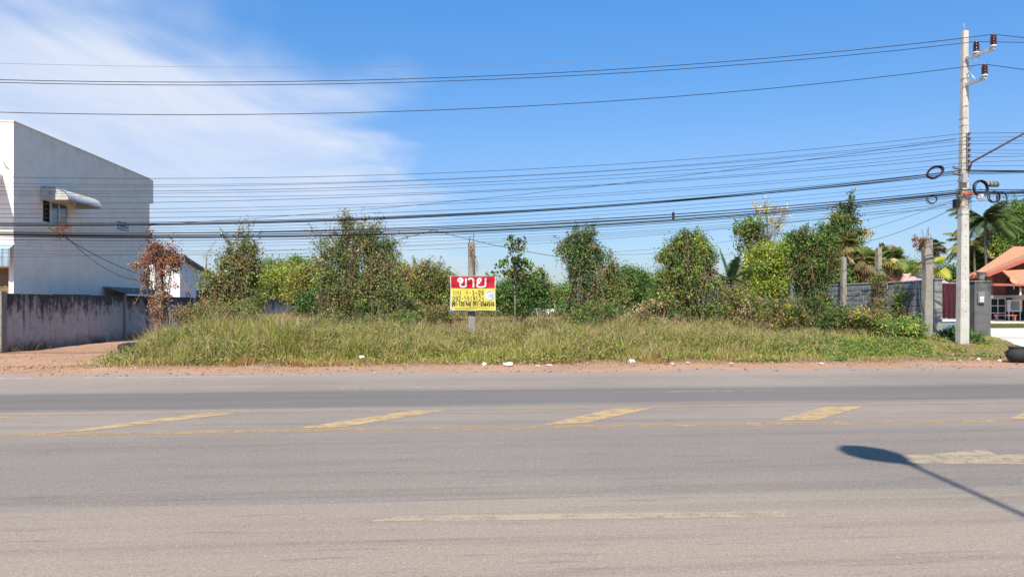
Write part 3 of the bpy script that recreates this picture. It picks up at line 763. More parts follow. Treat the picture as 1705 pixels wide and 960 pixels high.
for x in (-0.45, 0.39):
    for y in (-0.17, 0.11): MB().box(x, x+0.06, y, y+0.06, -0.02, 0.28).build('leg', M_FASCIA, sf)

# far pink roofed house and white roof sheet
ph = empty('pink_roof_house', (XD(1515, 62), 62, 0.3), ROADROT, 'distant house with faded pink roof beyond the block wall', 'house')
MB().box(-3.2, 3.6, 0, 5, -0.2, 2.6).build('wall', M_WHITEW, ph)
m = MB(); b = [(-3.8,-0.6,2.5),(4.2,-0.6,2.5),(3.0,2.5,3.75),(-2.6,2.5,3.75)]; m.hexa(b, [(x,y,z+0.08) for x,y,z in b]); m.build('roof', M_PINK, ph)
m = MB(); b = [(-2.6,2.502,3.75),(3.0,2.502,3.75),(4.2,5.6,2.5),(-3.8,5.6,2.5)]; m.hexa(b, [(x,y,z+0.08) for x,y,z in b]); m.build('roof', M_PINK, ph)
ws = empty('shed', (XD(1522, 33), 33, 0.3), ROADROT, 'white corrugated sheet shed roof just over the block wall', 'shed')
m = MB(); b = [(-0.75,-0.8,1.95),(0.9,-0.8,2.25),(0.9,1.0,2.4),(-0.75,1.0,2.1)]; m.hexa(b, [(x,y,z+0.03) for x,y,z in b]); m.build('roof_sheet', M_SHEET, ws)
for x in (-0.6, 0.75):
    for y in (-0.6, 0.8): MB().box(x, x+0.06, y, y+0.06, -0.2, 1.98).build('post', M_WOOD, ws)
# ------------------------------------------------------------------ utility pole
UP = Vector((XD(1602, 24.0), 24.0, gz1(XD(1602, 24.0), 24.0)))
up = empty('utility_pole', UP, ROADROT, 'pale concrete utility pole with crossarms and cable tangle at right', 'pole')
PH = 10.2 - UP.z
def pw(z): return 0.152 - 0.068*z/PH
m = MB(); n = 14; rings = []
for i in range(n+1):
    z = -0.4 + (PH+0.4)*i/n; a = pw(max(z, 0)); c = a*0.22; dx = 0.09*i/n
    rings += [(x+dx, y, z) for x, y in [(-a+c,-a),(a-c,-a),(a,-a+c),(a,a-c),(a-c,a),(-a+c,a),(-a,a-c),(-a,-a+c)]]
m.add(rings, [(i*8+k, i*8+(k+1)%8, (i+1)*8+(k+1)%8, (i+1)*8+k) for i in range(n) for k in range(8)] + [tuple(range(n*8, n*8+8))])
m.build('shaft', M_CONCL, up)
def upl(px, py, D):     # photograph pixel -> pole's local frame
    return up.matrix_basis.inverted() @ P(px, py, D) if False else (Vector(P(px, py, D)) - UP)
# local frame is only turned by ROADROT; undo it
def loc(pw_):
    d = Vector(pw_) - UP; c, s_ = math.cos(-ROADROT), math.sin(-ROADROT); return Vector((d.x*c - d.y*s_, d.x*s_ + d.y*c, d.z))
def zpy(py, D=23.9): return ZD(py, D) - UP.z
for i in range(24):      # climbing holes
    z = 1.0 + i*0.34
    if z > PH-0.4: break
    o = MB().lathe([(0.0, 0.0), (0.014, 0.0), (0.014, 0.006)], 8).build('bolt_hole', M_BLACK, up); o.rotation_euler = (R(90), 0, 0); o.location = (0.09*z/PH, -pw(z)-0.001, z)
arms = []
for py_root, tipD, tip in ((97, 22.9, (1656, 80)), (141, 23.05, (1641, 129))):
    a = loc(P(1611, py_root, 23.86)); b = loc(P(*tip, tipD))
    d = (b-a).normalized(); s_ = d.cross(Vector((0,0,1))).normalized(); u = s_.cross(d)
    m = MB(); base = [a - d*0.18 + s_*0.045 - u*0.045, a - d*0.18 - s_*0.045 - u*0.045, b - s_*0.045 - u*0.045, b + s_*0.045 - u*0.045]
    m.hexa(base, [q + u*0.09 for q in base]); ao = m.build('crossarm', M_METAL, up)
    arms.append((a, b))
    br = MB(); br.tube([a + Vector((0, -0.02, -0.5)) if py_root == 97 else a + Vector((0, -0.02, 0.45)), a*0.55 + b*0.45 - u*0.05*(1 if py_root == 97 else -1)], 0.014, 5); br.build('brace', M_METAL, ao)
ins_top = {}
def insulator(key, p, h=0.36):
    m = MB(); prof = [(0.0, 0.05), (0.045, 0.05)]
    for i in range(5):
        z = 0.07 + i*(h-0.12)/5; st = (h-0.12)/5
        prof += [(0.092, z), (0.094, z+st*0.4), (0.055, z+st*0.6), (0.055, z+st*0.95)]
    prof += [(0.075, h-0.05), (0.075, h-0.02), (0.05, h), (0.0, h)]
    m.lathe(prof, 14); io = m.build('insulator', M_INSUL, up); io.location = p
    MB().lathe([(0.0, 0.0), (0.085, 0.0), (0.09, 0.03), (0.05, 0.055), (0.0, 0.055)], 12).build('insulator_base', M_INSULW, io)
    MB().tube([(0, 0, -0.14), (0, 0, 0.0)], 0.012, 6).build('pin', M_METAL, io)
    ins_top[key] = Vector(p) + Vector((0, 0, h))
a, b = arms[0]
insulator('B1', b*0.96 + a*0.04 + Vector((0, 0, 0.05)), 0.37); insulator('B2', b*0.33 + a*0.67 + Vector((0, 0, 0.05)), 0.36)
a, b = arms[1]; insulator('C', b*0.95 + a*0.05 + Vector((0, 0, 0.05)), 0.36)
def wpt(l):
    c, s_ = math.cos(ROADROT), math.sin(ROADROT); return UP + Vector((l.x*c - l.y*s_, l.x*s_ + l.y*c, l.z))
MB().tube([(0.09, 0, PH-0.02), (0.09, 0.0, PH+0.1), (0.05, 0, PH+0.2), (0.08, 0, PH+0.24)], 0.01, 5).build('top_wire_stub', M_METAL, up)
# spool rack on the front face
m = MB(); z0, z1 = zpy(282), zpy(222)
xo = 0.09*0.5
m.box(xo+0.0, xo+0.05, -pw(5)-0.055, -pw(5)-0.012, z0, z1); rk = m.build('spool_rack', M_GREYBOX, up)
for i in range(7):
    z = z0 + 0.07 + (z1-z0-0.1)*i/6
    MB().lathe([(0.0,-0.04),(0.035,-0.04),(0.042,-0.03),(0.024,-0.01),(0.024,0.01),(0.042,0.03),(0.035,0.04),(0.0,0.04)], 10, (xo+0.06, -pw(5)-0.075, z)).build('spool', M_INSUL, rk)
# bands
for py in (130, 196, 208, 300, 356):
    z = zpy(py); a = pw(z)+0.006; dx = 0.09*z/PH
    m = MB(); m.box(dx-a, dx+a, -a, a, z-0.02, z+0.02); m.build('steel_band', M_METAL, up)
MB().bbox(-0.13, 0.04, -pw(4)-0.12, -pw(4)-0.008, zpy(305), zpy(290), 0.01).build('junction_box', M_METAL, up)
MB().bbox(-pw(3)-0.13, -pw(3)-0.005, -0.1, 0.1, zpy(345), zpy(331), 0.01).build('breaker_box', M_CABLE, up)
for py in (281, 291):
    MB().tube([(-pw(4)+0.03, -0.05, zpy(py)), (-pw(4)-0.22, -0.08, zpy(py)+0.05)], [0.03, 0.055], 8).build('cable_clamp', M_GREYBOX, up)
# lamp arm climbing to the right, with its head out of frame
p0, p1, p2 = loc(P(1613, 285, 23.85)), loc(P(1618, 270, 23.6)), loc(P(1705, 222, 22.6))
d = (p2-p1); p3 = p2 + d*0.35
la = MB().tube([p0, (p0+p1)/2+Vector((0.0,0,0)), p1, p2, p3], 0.03, 8).build('lamp_arm', simple('rusty_purple_tube', (0.12, 0.07, 0.075), 0.6), up)
m = MB(); m.tube([p3 - d.normalized()*0.1, p3 + d.normalized()*0.1, p3 + d.normalized()*0.4, p3 + d.normalized()*0.68], [0.05, 0.10, 0.13, 0.04], 10); m.build('lamp_head', M_METAL, la)
# vertical riser pipe at the right edge
MB().tube([(pw(1)+0.035, 0.02, -0.1), (pw(3)+0.055, 0.02, zpy(330))], 0.012, 6).build('riser_cable', M_CABLE, up)
# tangle of dead creeper and taped cable around the pole
tw = MB(); r_ = random.Random(3); zc_ = zpy(328)
for i in range(70):
    a0 = r_.uniform(0, 6.28); rr = r_.uniform(0.13, 0.24); z = zc_ + r_.gauss(0, 0.16)
    pts = []
    for j in range(5): 
        aa = a0 + j*0.45; pts.append((0.05+rr*math.cos(aa), rr*math.sin(aa), z + r_.uniform(-.08, .08)))
    tw.tube(pts, 0.006, 4)
tw.build('creeper_tangle', M_STEM, up)
tp = MB()
for i in range(5): 
    z = zc_+0.05+r_.uniform(-.07,.07); tp.tube([(-0.12, -pw(3)-0.05, z), (0.05, -pw(3)-0.1, z+r_.uniform(-.04,.04)), (0.24, -pw(3)-0.05, z+.03), (0.4, -0.12, z+.02)], 0.022, 6)
tp.build('orange_tape', simple('orange_red_sleeve', (0.42, 0.09, 0.05), 0.5), up)

# ------------------------------------------------------------------ overhead wires
def wire_path(anchor, py852, py0, right_py, d852=None, ext=True):
    """anchor: world point at the pole; photograph heights where it crosses px 852 and 0, and px 1705 on the right"""
    A = Vector(anchor)
    def at(px, py):
        q = (px-CX)/F; Y = (A.y - K*A.x)/(1 - K*q); return q*Y, Y, ZD(py, Y)
    x1, y1, z1 = at(852, py852); x2, y2, z2 = at(0, py0)
    M3 = np.array([[0, 0, 1], [(x1-A.x)**2, x1-A.x, 1], [(x2-A.x)**2, x2-A.x, 1]]); c2, c1, c0 = np.linalg.solve(M3, np.array([A.z, z1, z2]))
    pts = []
    for i in range(41):
        X = -40 + (A.x+40)*i/40; t = X-A.x; pts.append(Vector((X, A.y + K*t, c2*t*t + c1*t + c0)))
    if right_py is not None:
        x3, y3, z3 = at(1705, right_py); t3 = x3-A.x; cc = max(c2, 0.001); s1 = (z3-A.z)/t3 - cc*t3
        for i in range(1, 15):
            t = 34*(i/14)**1.3; pts.append(Vector((A.x+t, A.y+K*t, A.z + s1*t + cc*t*t)))
    return pts
def wire(name, pts, r, label, group=None, mat=None, n=5):
    o = MB().tube(pts, r, n).build(name, mat or M_CABLE); return tag(o, label, 'cable', group)
b1, b2, c_ = wpt(ins_top['B1']), wpt(ins_top['B2']), wpt(ins_top['C'])
wire('power_line', wire_path(b1, 125, 133, 63), 0.0105, 'outermost power line on the end insulator of the upper crossarm')
wire('power_line', wire_path(b2, 131, 137.5, 71), 0.0105, 'power line on the inner insulator of the upper crossarm')
wire('power_line', wire_path(c_, 178, 187, 116), 0.0105, 'single power line on the insulator of the lower crossarm')
wire('power_line', wire_path(P(1606, 66, 24.0), 107, 105.5, 66), 0.005, 'thin wire above all others running to the pole top', mat=M_CABLEG)
G = 'thin telecom cables strung in a fan below the power lines'
fan = [ (222,283,295,221),(229,293,305,228),(234,294,311,234),(240,301,318,239),(250,306,322,250),(254,315,325,256),
        (262,317,340,260),(271,330,348,267),(276,334,356,276),(283,345,362,284)]
ORD = ['topmost', 'second', 'third', 'fourth', 'fifth', 'sixth', 'seventh', 'eighth', 'ninth', 'lowest']
for i, (a, b, c, d) in enumerate(fan):
    wire('telecom_cable', wire_path(P(1607, a, 23.82-0.012*i), b, c, d), 0.0055 if i % 3 else 0.007, 'thin telecom cable, %s from the top in the fan held by the spool rack' % ORD[i], G)
G2 = 'heavy cables of the two dark bundles'
for i, (a, b, c, d, r) in enumerate([(284,352,373,285,.017),(287,354,375.5,286,.015),(290,351,371,288,.010)]):
    wire('telecom_cable', wire_path(P(1599, a, 23.98+0.03*i), b, c, d), r, 'heavy black cable, %s of three at the pole in the upper dark bundle' % ('topmost', 'middle', 'lowest')[i], G2)
for i, (a, b, c, d, r) in enumerate([(316,372,388,316,.015),(319,377,390,319,.016),(322,381,391,321,.018),(325,383,393.5,322,.013),(321,375,386,318,.012),(328,386,399,326,.009)]):
    wire('telecom_cable', wire_path(P(1600, a, 23.86+0.04*i), b, c, d), r, ('topmost heavy cable of the lower dark bundle at the pole', 'second heavy cable down in the lower dark bundle', 'thickest cable in the middle of the lower dark bundle', 'second lowest heavy cable of the lower dark bundle', 'cable riding on top of the lower dark bundle left of the banner', 'lowest thinner cable slung under the lower dark bundle')[i], G2)
G3 = 'slack thin cables hanging under the lower bundle'
for i, (a, b, c) in enumerate([(333,391,404),(338,396,409),(341,403,416),(335,408,421),(344,400,428),(300,360,381),(306,366,384)]):
    wire('telecom_cable', wire_path(P(1597, a, 24.02+0.03*i), b, c, 322+i*4 if i % 2 else None), 0.0045, 'thin slack telecom cable sagging near the lower bundle', G3)
def line(name, p, q, sag, r, label, group=None, n=18):
    p, q = Vector(p), Vector(q); pts = []
    for i in range(n+1):
        f = i/n; w = p.lerp(q, f); w.z -= sag*4*f*(1-f); pts.append(w)
    return wire(name, pts, r, label, group)
line('telecom_cable', P(1590, 232, 23.9), P(246, 374, 34.0), 0.35, 0.008, 'cable climbing from the pale building up to the pole')
line('service_cable', P(1589, 346, 24.0), P(1380, 412, 31.0), 0.25, 0.008, 'service cable dropping from the pole into the trees by the block wall')
line('service_cable', P(1589, 333, 24.0), P(1200, 424, 36.0), 0.4, 0.006, 'service cable dropping from the pole behind the vine dome')
line('service_cable', P(1589, 338, 24.0), P(1000, 420, 44.0), 0.3, 0.006, 'longest service cable crossing low over the field')
line('service_cable', P(722, 383, 22.6), P(545, 413, 27.2), 0.12, 0.008, 'cable sagging from the bundle down to the brown vine mound')
line('service_cable', P(722, 383, 22.6), P(968, 432, 27.0), 0.1, 0.008, 'cable running from the bundle down to the leafy vine column')
line('service_cable', P(80, 378, 22.0), P(250, 462, 28.4), 0.15, 0.011, 'upper loose cable hanging from the bundle to the red vine post')
line('service_cable', P(95, 378, 22.0), P(250, 467, 28.45), 0.45, 0.009, 'lower loose cable hanging from the bundle to the red vine post')
line('service_cable', P(970, 421, 60), P(1110, 420, 60), 0.15, 0.012, 'far horizontal cable between the leafy column and the vine dome')
line('service_cable', P(1000, 443, 60), P(1105, 444, 60), 0.1, 0.012, 'lowest far cable seen in the gap before the vine dome')
# coils of spare cable
def coil(px, py, D, rx, rz_, label, n=6, r=0.012, tilt=0.0, col=M_CABLE):
    m = MB(); rr = random.Random(int(px)); c = P(px, py, D)
    for k in range(n):
        pts = []; j = rr.uniform(0.92, 1.06); dx, dz = rr.gauss(0, .015), rr.gauss(0, .015); dy = rr.gauss(0, .02)
        for i in range(25):
            a = 2*math.pi*i/24; x, z = rx*j*math.cos(a), rz_*j*math.sin(a)
            pts.append(Vector((x*math.cos(tilt)-z*math.sin(tilt)+dx, dy+0.03*math.sin(a+k), x*math.sin(tilt)+z*math.cos(tilt)+dz)))
        m.tube(pts, r, 5, False)
    o = m.build('cable_coil', col); o.location = c; return tag(o, label, 'cable coil', 'coils of spare cable by the pole')
M_CABP = simple('purple_black_sheath', (0.03, 0.013, 0.02), 0.5, 0.3)
coil(1557, 287, 23.5, 0.25, 0.16, 'large tilted cable coil hanging left of the pole', 9, 0.013, R(28), M_CABP)
coil(1551, 332, 23.6, 0.16, 0.13, 'small round cable coil below the bundle left of the pole', 4, 0.009)
coil(1633, 313, 23.5, 0.21, 0.235, 'thick cable coil hanging just right of the pole', 8, 0.014, R(10))
coil(1654, 328, 23.6, 0.18, 0.17, 'round cable coil under the closure right of the pole', 5, 0.012)
coil(1668, 330, 23.8, 0.17, 0.2, 'loose rightmost cable coil under the bundle', 3, 0.009)
cl = empty('splice_closure', P(1652, 308, 23.6), ROADROT, 'grey cylindrical splice closure hung on the cables right of the pole', 'splice box')
m = MB(); m.tube([(-0.21,0,0.03),(-0.19,0,0.03),(0.19,0,0.02),(0.21,0,0.02)], [0.05,0.085,0.085,0.05], 12); m.build('body', M_GREYBOX, cl)
for x in (-0.12, 0.0, 0.12): MB().tube([(x-0.015,0,0.025),(x+0.015,0,0.025)], 0.092, 12).build('clamp_ring', M_CABLE, cl)
sb = empty('splice_box', P(1633, 327, 23.5), ROADROT, 'small pale splice box hanging inside the cable coil', 'splice box')
MB().bbox(-0.12, 0.12, -0.06, 0.06, -0.09, 0.07, 0.025).build('body', M_METAL, sb); MB().bbox(-0.03, 0.04, -0.075, -0.062, -0.02, 0.05, 0.005).build('label_plate', M_WHITEW, sb)
# small marker hanging on bundle
o = MB().bbox(-0.035, 0.035, -0.03, 0.03, -0.11, 0.11, 0.01).build('cable_clip', M_CABP); o.location = P(1121, 359, 23.3); tag(o, 'small purple clip hanging on the lower cable bundle', 'clip')

# ------------------------------------------------------------------ banner
SD = 26.72
s0 = P(787.5, 488.5, SD); SW, SHH = 1.60, 1.20
bn = empty('sale_banner', s0, R(1.5), 'red and yellow land-for-sale banner with Thai lettering on the bare post', 'banner')
def wrk(x, z):
    d = 0.012*math.sin(5.5*x+2.1*z) + 0.008*math.sin(11*x-7*z+1) + 0.016*math.exp(-((x+SW/2)**2+(z+SHH/2)**2)/0.02)
    return -d
def sag(x, z):    # outline pulls in a little between the corner ties
    return x*(1-0.018*math.cos(z/SHH*math.pi)), z + 0.012*math.cos(x/SW*math.pi)*(-1 if z > 0 else 1)
def bpt(x, z, off=0.0): X, Z = sag(x, z); return (X, wrk(x, z)-off, Z)
zsplit = SHH*0.5 - SHH*0.345
def patch(name, x0, x1, z0, z1, mat, off=0.0, nx_=26, nz_=12):
    m = MB(); vs = [bpt(x0+(x1-x0)*i/nx_, z0+(z1-z0)*j/nz_, off) for j in range(nz_+1) for i in range(nx_+1)]
    m.add(vs, [(j*(nx_+1)+i, j*(nx_+1)+i+1, (j+1)*(nx_+1)+i+1, (j+1)*(nx_+1)+i) for j in range(nz_) for i in range(nx_)], True)
    return m.build(name, mat, bn)
def vinyl(name, c): return simple(name, c, 0.42, 0.06, 3, 0.0)
M_RED = vinyl('red_vinyl', (0.42, 0.004, 0.018)); M_YV = vinyl('yellow_vinyl', (0.60, 0.51, 0.075)); M_WV = vinyl('white_print', (0.66, 0.64, 0.63))
M_INK = simple('black_ink', (0.02, 0.02, 0.022), 0.6, 0.2, 30); M_INKF = simple('faded_ink', (0.06, 0.055, 0.03), 0.7, 0.5, 30); M_BLUEINK = simple('blue_ink', (0.10, 0.18, 0.42), 0.6, 0.3, 20)
patch('red_panel', -SW/2, SW/2, zsplit, SHH/2, M_RED); patch('yellow_panel', -SW/2, SW/2, -SHH/2, zsplit, M_YV)
patch('side_hem', -SW/2, -SW/2+0.022, -SHH/2, SHH/2, M_WV, 0.004, 2, 24); patch('side_hem', SW/2-0.022, SW/2, -SHH/2, SHH/2, M_WV, 0.004, 2, 24)
for z in (SHH/2+0.012, -SHH/2-0.01):
    MB().tube([(-SW/2-0.08, 0.03, z), (SW/2+0.12, 0.03, z)], 0.016, 6).build('batten', M_WOOD, bn)
def bz(pts, n=10):      # smooth polyline through points (Catmull-Rom)
    P_ = [Vector((*p, 0)) for p in pts]; out = []
    for i in range(len(P_)-1):
        a, b, c, d = P_[max(i-1,0)], P_[i], P_[i+1], P_[min(i+2, len(P_)-1)]
        for j in range(n):
            t = j/n; out.append(0.5*((2*b)+(c-a)*t+(2*a-5*b+4*c-d)*t*t+(3*b-a-3*c+d)*t**3))
    out.append(P_[-1]); return [(q.x, q.y) for q in out]
def ribbon(m, pts, w, off, M_=None):
    n = len(pts); L_, R_ = [], []
    for i, (x, z) in enumerate(pts):
        a = pts[max(i-1,0)]; b = pts[min(i+1,n-1)]; dx, dz = b[0]-a[0], b[1]-a[1]; l = math.hypot(dx, dz) or 1
        nx2, nz2 = -dz/l*w/2, dx/l*w/2
        L_.append(bpt(x+nx2, z+nz2, off)); R_.append(bpt(x-nx2, z-nz2, off))
    m.add(L_+R_, [(i, i+1, n+i+1, n+i) for i in range(n-1)])
def circ(cx, cz_, r, a0=0, a1=360, n=16, ry=None): return [(cx+r*math.cos(R(a0+(a1-a0)*i/n)), cz_+(ry or r)*math.sin(R(a0+(a1-a0)*i/n))) for i in range(n+1)]
# the three big letters, drawn stroke by stroke in banner metres (z from the red band's middle)
zr = (zsplit+SHH/2)/2; hh = 0.165; W_ = 0.056
def letter(name, strokes):
    m = MB(); o = 0.007
    for st in strokes: ribbon(m, [(x, zr+z) for x, z in st], W_, o); o += 0.0006
    return m.build(name, M_WV, bn)
letter('letter_kho_khai', [circ(-0.475, 0.085, 0.052), bz([(-0.51, 0.125), (-0.45, 0.155), (-0.37, 0.11), (-0.385, 0.03), (-0.45, -0.03), (-0.45, -0.10), (-0.41, -0.145), (-0.33, -0.15), (-0.27, -0.13), (-0.25, -0.08), (-0.25, 0.15)])])
letter('letter_sara_aa', [bz([(-0.165, 0.10), (-0.12, 0.145), (-0.05, 0.15), (0.0, 0.12), (0.015, 0.05), (0.015, -0.165)])])
letter('letter_yo_yak', [circ(0.23, 0.09, 0.052), bz([(0.18, 0.11), (0.155, 0.06), (0.17, 0.02), (0.22, -0.005)]), bz([(0.25, 0.0), (0.18, -0.02), (0.15, -0.07), (0.17, -0.135), (0.24, -0.155), (0.36, -0.15), (0.43, -0.12), (0.445, -0.05), (0.445, 0.155)])])
DG = {'0': [circ(.5,.5,.36,90,450,16,.5)], '1': [[(.3,.8),(.5,1),(.5,0)]], '2': [bz([(.15,.75),(.3,.97),(.7,.95),(.8,.7),(.5,.35),(.12,.02)],5)+[(.88,.02)]],
      '3': [bz([(.15,.9),(.5,1),(.82,.78),(.45,.53)],5), bz([(.45,.53),(.88,.3),(.5,0),(.12,.1)],5)], '4': [[(.68,0),(.68,1),(.1,.3),(.92,.3)]],
      '5': [[(.82,.98),(.25,.98),(.2,.58)]+bz([(.2,.58),(.6,.62),(.85,.35),(.6,.02),(.15,.06)],5)], '6': [bz([(.75,.97),(.35,.8),(.16,.35),(.4,.02),(.8,.15),(.78,.48),(.45,.58),(.18,.35)],5)],
      '7': [[(.12,.98),(.86,.98),(.4,0)]], '8': [circ(.5,.75,.28,-90,270,14,.24), circ(.5,.26,.34,90,450,14,.26)], '9': [bz([(.82,.65),(.5,.42),(.18,.6),(.25,.92),(.6,.99),(.82,.75),(.78,.3),(.4,.0)],5)],
      '-': [[(.15,.5),(.85,.5)]], 'M': [[(.02,0),(.1,1),(.5,.3),(.9,1),(.98,0)]], '.': [[(.4,.42),(.6,.58)]], 'I': [[(.5,0),(.5,1)]], ' ': []}
def writing(name, text, x0, x1, z0, h, w, mat, skip=(), off=0.006):
    m = MB(); n = len(text); st = (x1-x0)/n
    r_ = random.Random(text)
    for i, ch in enumerate(text):
        for s_ in DG[ch]: ribbon(m, [(x0+i*st+st*(0.08+0.84*x), z0+h*z+r_.uniform(-.002,.002)) for x, z in s_], w, off); off += 0.00005
    return m.build(name, mat, bn)
writing('phone_number', '091-1281948', -0.755, -0.07, -0.45, 0.145, 0.027, M_INK)
writing('phone_number', '097-0564510', -0.01, 0.755, -0.445, 0.145, 0.027, M_INK)
writing('area_figures', 'IMI ', -0.74, -0.28, -0.055, 0.17, 0.024, M_INKF); writing('area_figures', '4-3-28', -0.28, 0.40, -0.055, 0.17, 0.024, M_INKF)
writing('hand_written_number', '092-5919124', -0.74, 0.40, -0.27, 0.17, 0.024, M_INKF)
m = MB(); ribbon(m, [(-0.755+1.46*i/20, -0.285+0.003*math.sin(i)) for i in range(21)], 0.006, 0.006); m.build('rule_line', M_INKF, bn)
m = MB()
for i in range(26): ribbon(m, [(-0.62+i*0.052, -0.525+0.004*math.sin(i*3)), (-0.62+i*0.052+0.035, -0.525+0.004*math.cos(i*5))], 0.012, 0.006)
m.build('small_print', M_INKF, bn)
m = MB(); c = circ(0.60, -0.07, 0.165, 0, 360, 28, 0.18); m.add([bpt(0.60, -0.07, 0.005)] + [bpt(x, z, 0.005) for x, z in c], [(0, i+1, i+2) for i in range(28)])
em = m.build('emblem', M_WV, bn)
m = MB(); ribbon(m, circ(0.60, -0.07, 0.15, 0, 360, 28, 0.165), 0.012, 0.008); 
for st in (bz([(0.52,-0.13),(0.50,-0.02),(0.55,0.05),(0.62,0.03),(0.60,-0.15)]), bz([(0.56,-0.16),(0.56,-0.06),(0.60,-0.03)]), [(0.66,-0.18),(0.66,0.02)], [(0.70,-0.16),(0.69,-0.02)], bz([(0.58,0.07),(0.63,0.09),(0.69,0.06)])): ribbon(m, st, 0.018, 0.0085)
m.build('emblem_strokes', M_BLUEINK, em)
m = MB(); m.add([bpt(-0.78, -0.60, 0.008), bpt(-0.62, -0.60, 0.008), bpt(-0.66, -0.49, 0.008), bpt(-0.75, -0.53, 0.01)], [(0,1,2,3)]); m.build('torn_corner', M_WV, bn)

# ------------------------------------------------------------------ street lamp that throws its shadow on the road
Sv = np.array(S)
def over(px, py, h):
    D = F*CZ/(py-YH); g = Vector((XD(px, D), D, 0)); return g + S*(h/S.z)
sp0, sp1, sp2 = over(1403, 741, 9.35), over(1512, 771, 9.15), over(1705, 857, 8.75)
dirv = (sp2-sp1).normalized(); foot = sp2 + dirv*2.6; foot.z = 8.1
sl = empty('street_lamp', (foot.x, foot.y, 0), 0, 'street lamp behind the viewer whose shadow lies on the road', 'street lamp')
O = Vector((foot.x, foot.y, 0))
MB().tube([(0,0,-0.2),(0,0,4),(0,0,7.9)], [0.09,0.075,0.06], 10).build('pole', M_METAL, sl)
MB().tube([Vector((0,0,7.85)), foot-O+Vector((0,0.05,0)), sp2-O, sp1-O], 0.035, 8).build('arm', M_METAL, sl)
m = MB(); d = sp0-sp1; hd = [sp1-O + d*f for f in (-0.12, 0.06, 0.14, 0.35, 0.62, 0.86, 1.0)]; m.tube(hd, [0.05, 0.085, 0.17, 0.27, 0.29, 0.19, 0.02], 14)
ho = m.build('lamp_head', M_METAL, sl)

# ------------------------------------------------------------------ tyres, pot, litter
def tyre(px, py, D, rad, wid, rot, label, name='tyre'):
    m = MB(); n, k = 28, 10; vs = []; fs = []
    for i in range(n):
        a = 2*math.pi*i/n
        for j in range(k):
            b = 2*math.pi*j/k; rr = rad - rad*0.22 + rad*0.22*math.copysign(abs(math.cos(b))**0.6, math.cos(b)); z = wid/2*math.copysign(abs(math.sin(b))**0.6, math.sin(b))
            tr = 1.0 if abs(math.cos(b)) < .9 or math.cos(b) < 0 else (1.0 + (0.02 if i % 2 else 0))
            vs.append((rr*tr*math.cos(a), rr*tr*math.sin(a), z))
    for i in range(n):
        for j in range(k): fs.append((i*k+j, ((i+1)%n)*k+j, ((i+1)%n)*k+(j+1)%k, i*k+(j+1)%k))
    m.add(vs, fs, True); o = m.build(name, M_RUBBER); p = P(px, py, D); o.location = p; o.rotation_euler = rot
    return tag(o, label, 'tyre')
tx = XD(215, 24.6); tyre(215, 578.5, 24.6, 0.335, 0.27, (R(6), R(-5), 0.4), 'old black tyre lying at the grass edge beside the dirt drive')
bpx = XD(1696, 20.3)
pt_ = MB(); pt_.lathe([(0.0,0.0),(0.20,0.0),(0.27,0.05),(0.33,0.16),(0.33,0.26),(0.28,0.36),(0.245,0.40),(0.27,0.44),(0.275,0.46),(0.245,0.46),(0.22,0.41),(0.25,0.34),(0.0,0.30)], 26)
bp = empty('black_pot', (bpx, 20.3, gz1(bpx, 20.3)+0.01), 0, 'squat black rubber pot with ear handles at the drive mouth', 'pot'); bp.scale = (0.9, 0.9, 0.88)
pt_.build('body', M_RUBBER, bp)
for s_ in (-1, 1): MB().tube([(s_*0.31, 0, 0.32), (s_*0.39, 0, 0.33), (s_*0.40, 0, 0.26), (s_*0.32, 0, 0.22)], 0.025, 7).build('handle', M_RUBBER, bp)
def crumple(name, px, py, size, label, mat, seed, flat=0.45, lift=0.02):
    """crumpled bag or paper lying on the verge"""
    D = F*(CZ-0.12)/(py-YH)
    for _ in range(4):
        zz = gz1(XD(px, D), D); D = F*(CZ-zz-lift)/(py-YH)
    r_ = np.random.default_rng(seed); n, k = 12, 7; vs = []
    for i in range(k+1):
        th = math.pi*i/k
        for j in range(n):
            a = 2*math.pi*j/n; rr = size*0.85*(0.6+0.8*r_.random())
            vs.append((rr*math.sin(th)*math.cos(a)*1.25, rr*math.sin(th)*math.sin(a), rr*flat*math.cos(th)+size*flat*0.8))
    fs = [(i*n+j, i*n+(j+1)%n, (i+1)*n+(j+1)%n, (i+1)*n+j) for i in range(k) for j in range(n)]
    o = MB().add(vs, fs).build(name, mat); o.location = P(px, py, D); o.location.z = gz1(o.location.x, D) + lift*0.4
    return tag(o, label, 'litter', 'litter along the verge')
crumple('plastic_bag', 846, 608, 0.115, 'largest white plastic bag on the dirt edge below the banner', M_PLASTIC, 1)
crumple('plastic_bag', 915, 608, 0.075, 'flat white bag on the dirt edge right of the largest bag', M_PLASTIC, 2, 0.3)
crumple('plastic_bag', 1052, 592, 0.07, 'white bag caught in the grass front below the slim vine column', M_PLASTIC, 3, 0.6, 0.25)
crumple('plastic_cup', 806, 601, 0.055, 'greyish clear plastic scrap in the grass below the banner', M_PAPER, 4, 0.8, 0.2)
crumple('plastic_bag', 602, 586, 0.06, 'small white scrap high in the grass below the brown vine mound', M_PLASTIC, 5, 0.6, 0.35)
crumple('paper_scrap', 895, 608, 0.06, 'tan paper scrap between the two white bags', M_PAPER, 6, 0.3)
crumple('plastic_bag', 1368, 605, 0.055, 'small white bag at the grass edge below the dark vine column', M_PLASTIC, 7, 0.4)
crumple('paper_scrap', 1120, 605, 0.05, 'pale scrap at the grass edge below the vine dome', M_PLASTIC, 8, 0.35)
crumple('paper_scrap', 1145, 604, 0.065, 'pale paper scrap just right of another below the vine dome', M_PAPER, 9, 0.35)
crumple('paper_scrap', 1218, 605, 0.055, 'tan scrap at the grass edge right of the vine dome', M_PAPER, 10, 0.35)
